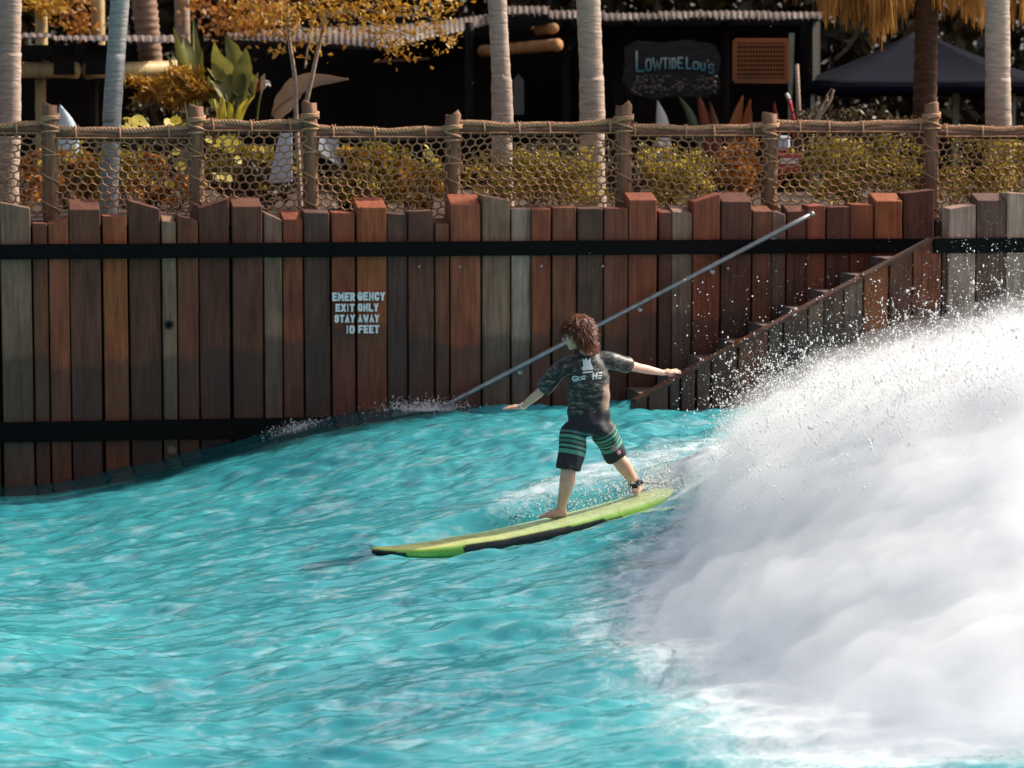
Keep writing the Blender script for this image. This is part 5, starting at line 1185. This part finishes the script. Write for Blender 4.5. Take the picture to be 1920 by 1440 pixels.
# ================================================================== SPRAY OF THE BREAKING WAVE
LOBES = [((4.2,17.7,.05),(2.9,3.3,2.0),1.0), ((2.45,18.5,.20),(1.20,2.5,1.42),1.0), ((3.15,14.9,-.15),(2.0,2.4,1.05),.8), ((2.05,16.5,-.1),(1.30,2.1,.98),.8), ((2.15,19.9,.45),(.80,1.0,.75),.8), ((1.45,16.1,.15),(.9,1.5,.26),.16), ((1.7,14.2,.08),(1.1,1.4,.24),.16), ((1.15,20.75,.60),(.80,.26,.15),.20), ((1.40,20.35,.60),(.50,.32,.17),.20)]
def shift(me, fn): wrinkle(me, fn)
def hull_mesh(name, lobes, offset, voxel, disp, it=30, lowin=0):
    """one convex mass round the lobes, pushed in or out by offset"""
    bm = bmesh.new()
    for c, r, a in lobes:
        v, f = ball(c, r, None, 12)
        for p in v: bm.verts.new(p)
    bmesh.ops.convex_hull(bm, input=bm.verts); q = MB(); bm.verts.ensure_lookup_table()
    loose = [v for v in bm.verts if not v.link_faces]; bmesh.ops.delete(bm, geom=loose, context='VERTS'); bmesh.ops.recalc_face_normals(bm, faces=bm.faces); bm.verts.index_update()
    q.v = [tuple(v.co) for v in bm.verts]; q.f = [tuple(v.index for v in f.verts) for f in bm.faces]; bm.free()
    me = fused(name, q, voxel, it, .7)
    def push(c):
        nz_ = np.array([mnoise.noise(Vector(p)*1.6)+.5*mnoise.noise(Vector(p)*3.9)+.3*mnoise.noise(Vector(p)*9) for p in c]) if disp else 0
        return offset*(1+lowin*np.clip((.8-c[:, 2])/.8, 0, 1))+disp*nz_
    wrinkle(me, push)
    return me
def lobe_mesh(name, scale, lobes, voxel, disp):
    q = MB()
    for c, r, a in lobes: v, f = ball(c, tuple(x*scale for x in r), None, 16); q.add(v, f)
    return fused(name, q, voxel, 20, .6)
THICK = [l for l in LOBES if l[2] >= .5]; THIN = [l for l in LOBES if l[2] < .5]
s = NT('white_water'); geo = s.n('NewGeometry'); nz = s.noise(geo.outputs['Position'], 7, 7, .75); s.base((.60,.65,.71)); s.set(Roughness=.9, Specular_IOR_Level=.2); s.bump(nz.outputs['Fac'], .8, .06)
o = link('white_water', hull_mesh('white_water', THICK, -.26, .06, .05, 60, 1.6), s.m); tag(o, 'solid white water of the breaking wave on the right', 'white water', kind='stuff')
def mist(name, me, dens, label):
    s = NT(name); s.t.nodes.remove(s.bsdf); pv = s.n('VolumePrincipled'); pv.inputs['Color'].default_value = (.955,.970,.988,1); pv.inputs['Anisotropy'].default_value = .25; pv.inputs['Density'].default_value = dens
    s.l(pv.outputs[0], s.out.inputs['Volume']); o = link(name, me, s.m); tag(o, label, 'spray', kind='stuff')
outer = hull_mesh('outer_mist', THICK, .0, .07, .17)
mist('spray_mist', hull_mesh('spray_mist', THICK, -.14, .07, .14, 30, .8), 3.0, 'dense white mist wrapped round the breaking wave')
mist('outer_mist', outer, 1.1, 'thin white haze of spray round the breaking wave')
mist('drifting_mist', hull_mesh('drifting_mist', THICK, .14, .09, .12), .22, 'faint drifting haze of spray furthest out round the breaking wave')
mist('low_mist', lobe_mesh('low_mist', 1.0, THIN, .05, .03), .35, 'thin spray drifting low over the water before the wave and behind the board')
# drops
nf = len(outer.polygons); ar = np.empty(nf, dtype=np.float32); cen = np.empty(nf*3, dtype=np.float32); nor = np.empty(nf*3, dtype=np.float32)
outer.polygons.foreach_get('area', ar); outer.polygons.foreach_get('center', cen); outer.polygons.foreach_get('normal', nor); cen = cen.reshape(-1, 3); nor = nor.reshape(-1, 3)
wgt = ar*np.clip((cen[:, 2]-.55)/.5, 0, 1)*np.clip((nor[:, 2]+.35)/.5, 0, 1)*(cen[:, 0] < 6)*np.clip((cen[:, 1]-15.8)/1.2, .0, 1)
wgt = wgt*(.25+np.clip((cen[:, 2]-.8)/.8, 0, 1)); pk = rng.choice(nf, 90000, p=wgt/wgt.sum()); c = cen[pk]+rng.normal(0, .04, (90000, 3)); nn = nor[pk]
jet = np.exp(.55*samp(H2, c[:, 0]*1.4+c[:, 2], c[:, 1]*1.2)+.35*samp(H1, c[:, 0]*2, c[:, 1]*2)); hh = rng.exponential(.066, 90000)*jet-.13
dirn = nn*.55+np.array([-.12, -.05, .75]); dirn /= np.linalg.norm(dirn, axis=1, keepdims=True)
pts = [c+dirn*np.clip(hh, -.2, .5)[:, None]]
# drops flung left of the front, beside the rail and against the wall
n = 2600; t = rng.random(n)**.6; pts.append(np.stack([1.5+rng.normal(0,.16,n)+.4*t, 19.6+rng.normal(0,.35,n), .75+.75*t+rng.normal(0,.10,n)], 1))
n = 1500; a = rng.uniform(1.2, 2.6, n); b = rng.normal(.30,.10,n); xy = np.stack([BN[0]+BU[0]*a-BU[1]*b, BN[1]+BU[1]*a+BU[0]*b], 1); pts.append(np.stack([xy[:, 0], xy[:, 1], water_z(xy[:, 0], xy[:, 1])+np.abs(rng.normal(0,.06,n))], 1))
n = 3000; a = rng.normal(2.45,.30,n); b = rng.normal(-.02,.24,n); xy = np.stack([BN[0]+BU[0]*a-BU[1]*b, BN[1]+BU[1]*a+BU[0]*b], 1); pts.append(np.stack([xy[:, 0], xy[:, 1], BN[2]+(BT[2]-BN[2])*a/BL+.02+np.abs(rng.normal(0,.05,n))], 1))
n = 1300; x = rng.normal(-.80,.20,n); y = WD+WS*x-.08-np.abs(rng.normal(0,.10,n)); pts.append(np.stack([x, y, water_z(x, y)+np.abs(rng.normal(0,.045,n))], 1))
n = 420; x = rng.normal(-1.95,.14,n); y = WD+WS*x-.08-np.abs(rng.normal(0,.08,n)); pts.append(np.stack([x, y, water_z(x, y)+np.abs(rng.normal(0,.03,n))], 1))
n = 500; pts.append(np.stack([rng.uniform(1.2,4.8,n), rng.uniform(20,21.5,n), 1.2+rng.random(n)*.25+np.linspace(0,.75,n)], 1))
for q in range(420):                                     # torn strings of water
    k = rng.integers(len(c)); 
    if c[k, 2] < 1.0: continue
    p0 = c[k]+dirn[k]*rng.uniform(-.05,.12); v0 = dirn[k]*rng.uniform(.8,2.2)+rng.normal(0,.5,3); mm = int(rng.integers(10, 34)); tt_ = np.linspace(0, rng.uniform(.06,.20), mm)[:, None]
    pts.append(p0+v0*tt_+np.array([0,0,-4.9])*tt_**2+rng.normal(0,.004,(mm, 3)))
fine = c[:45000]+dirn[:45000]*(rng.exponential(.085, 45000)*jet[:45000]-.06)[:, None]+rng.normal(0, .03, (45000, 3)); nf_ = len(fine); pts.append(fine)   # fine mist of drops
pts = np.concatenate(pts); n = len(pts); r = (.0018+.0052*rng.random(n)**3.0)
r[-nf_:] = rng.uniform(.0009, .0017, nf_)
ox = np.array([[1,0,0],[-1,0,0],[0,1,0],[0,-1,0],[0,0,1],[0,0,-1]], dtype=float)
st = rng.uniform(.7,1.5,(n,1,3)); lo_ = rng.random(n) < .16; st[lo_, 0, 2] *= rng.uniform(1.3, 2.4, lo_.sum()); V = pts[:, None, :]+ox[None]*r[:, None, None]*st
fo = np.array([[0,2,4],[2,1,4],[1,3,4],[3,0,4],[2,0,5],[1,2,5],[3,1,5],[0,3,5]]); Fc = (np.arange(n)*6)[:, None, None]+fo[None]
s = NT('spray_drops'); s.base((.86,.87,.88)); s.set(Roughness=.35, Specular_IOR_Level=.6); tr = s.n('BsdfTranslucent'); tr.inputs[0].default_value = (.9,.9,.9,1); mx = s.n('MixShader'); mx.inputs[0].default_value = .4
s.l(s.bsdf.outputs[0], mx.inputs[1]); s.l(tr.outputs[0], mx.inputs[2]); s.l(mx.outputs[0], s.out.inputs[0])
o = obj('spray_drops', V.reshape(-1, 3), Fc.reshape(-1, 3), s.m, None, True); tag(o, 'flying white water drops along the top of the breaking wave', 'spray', kind='stuff')
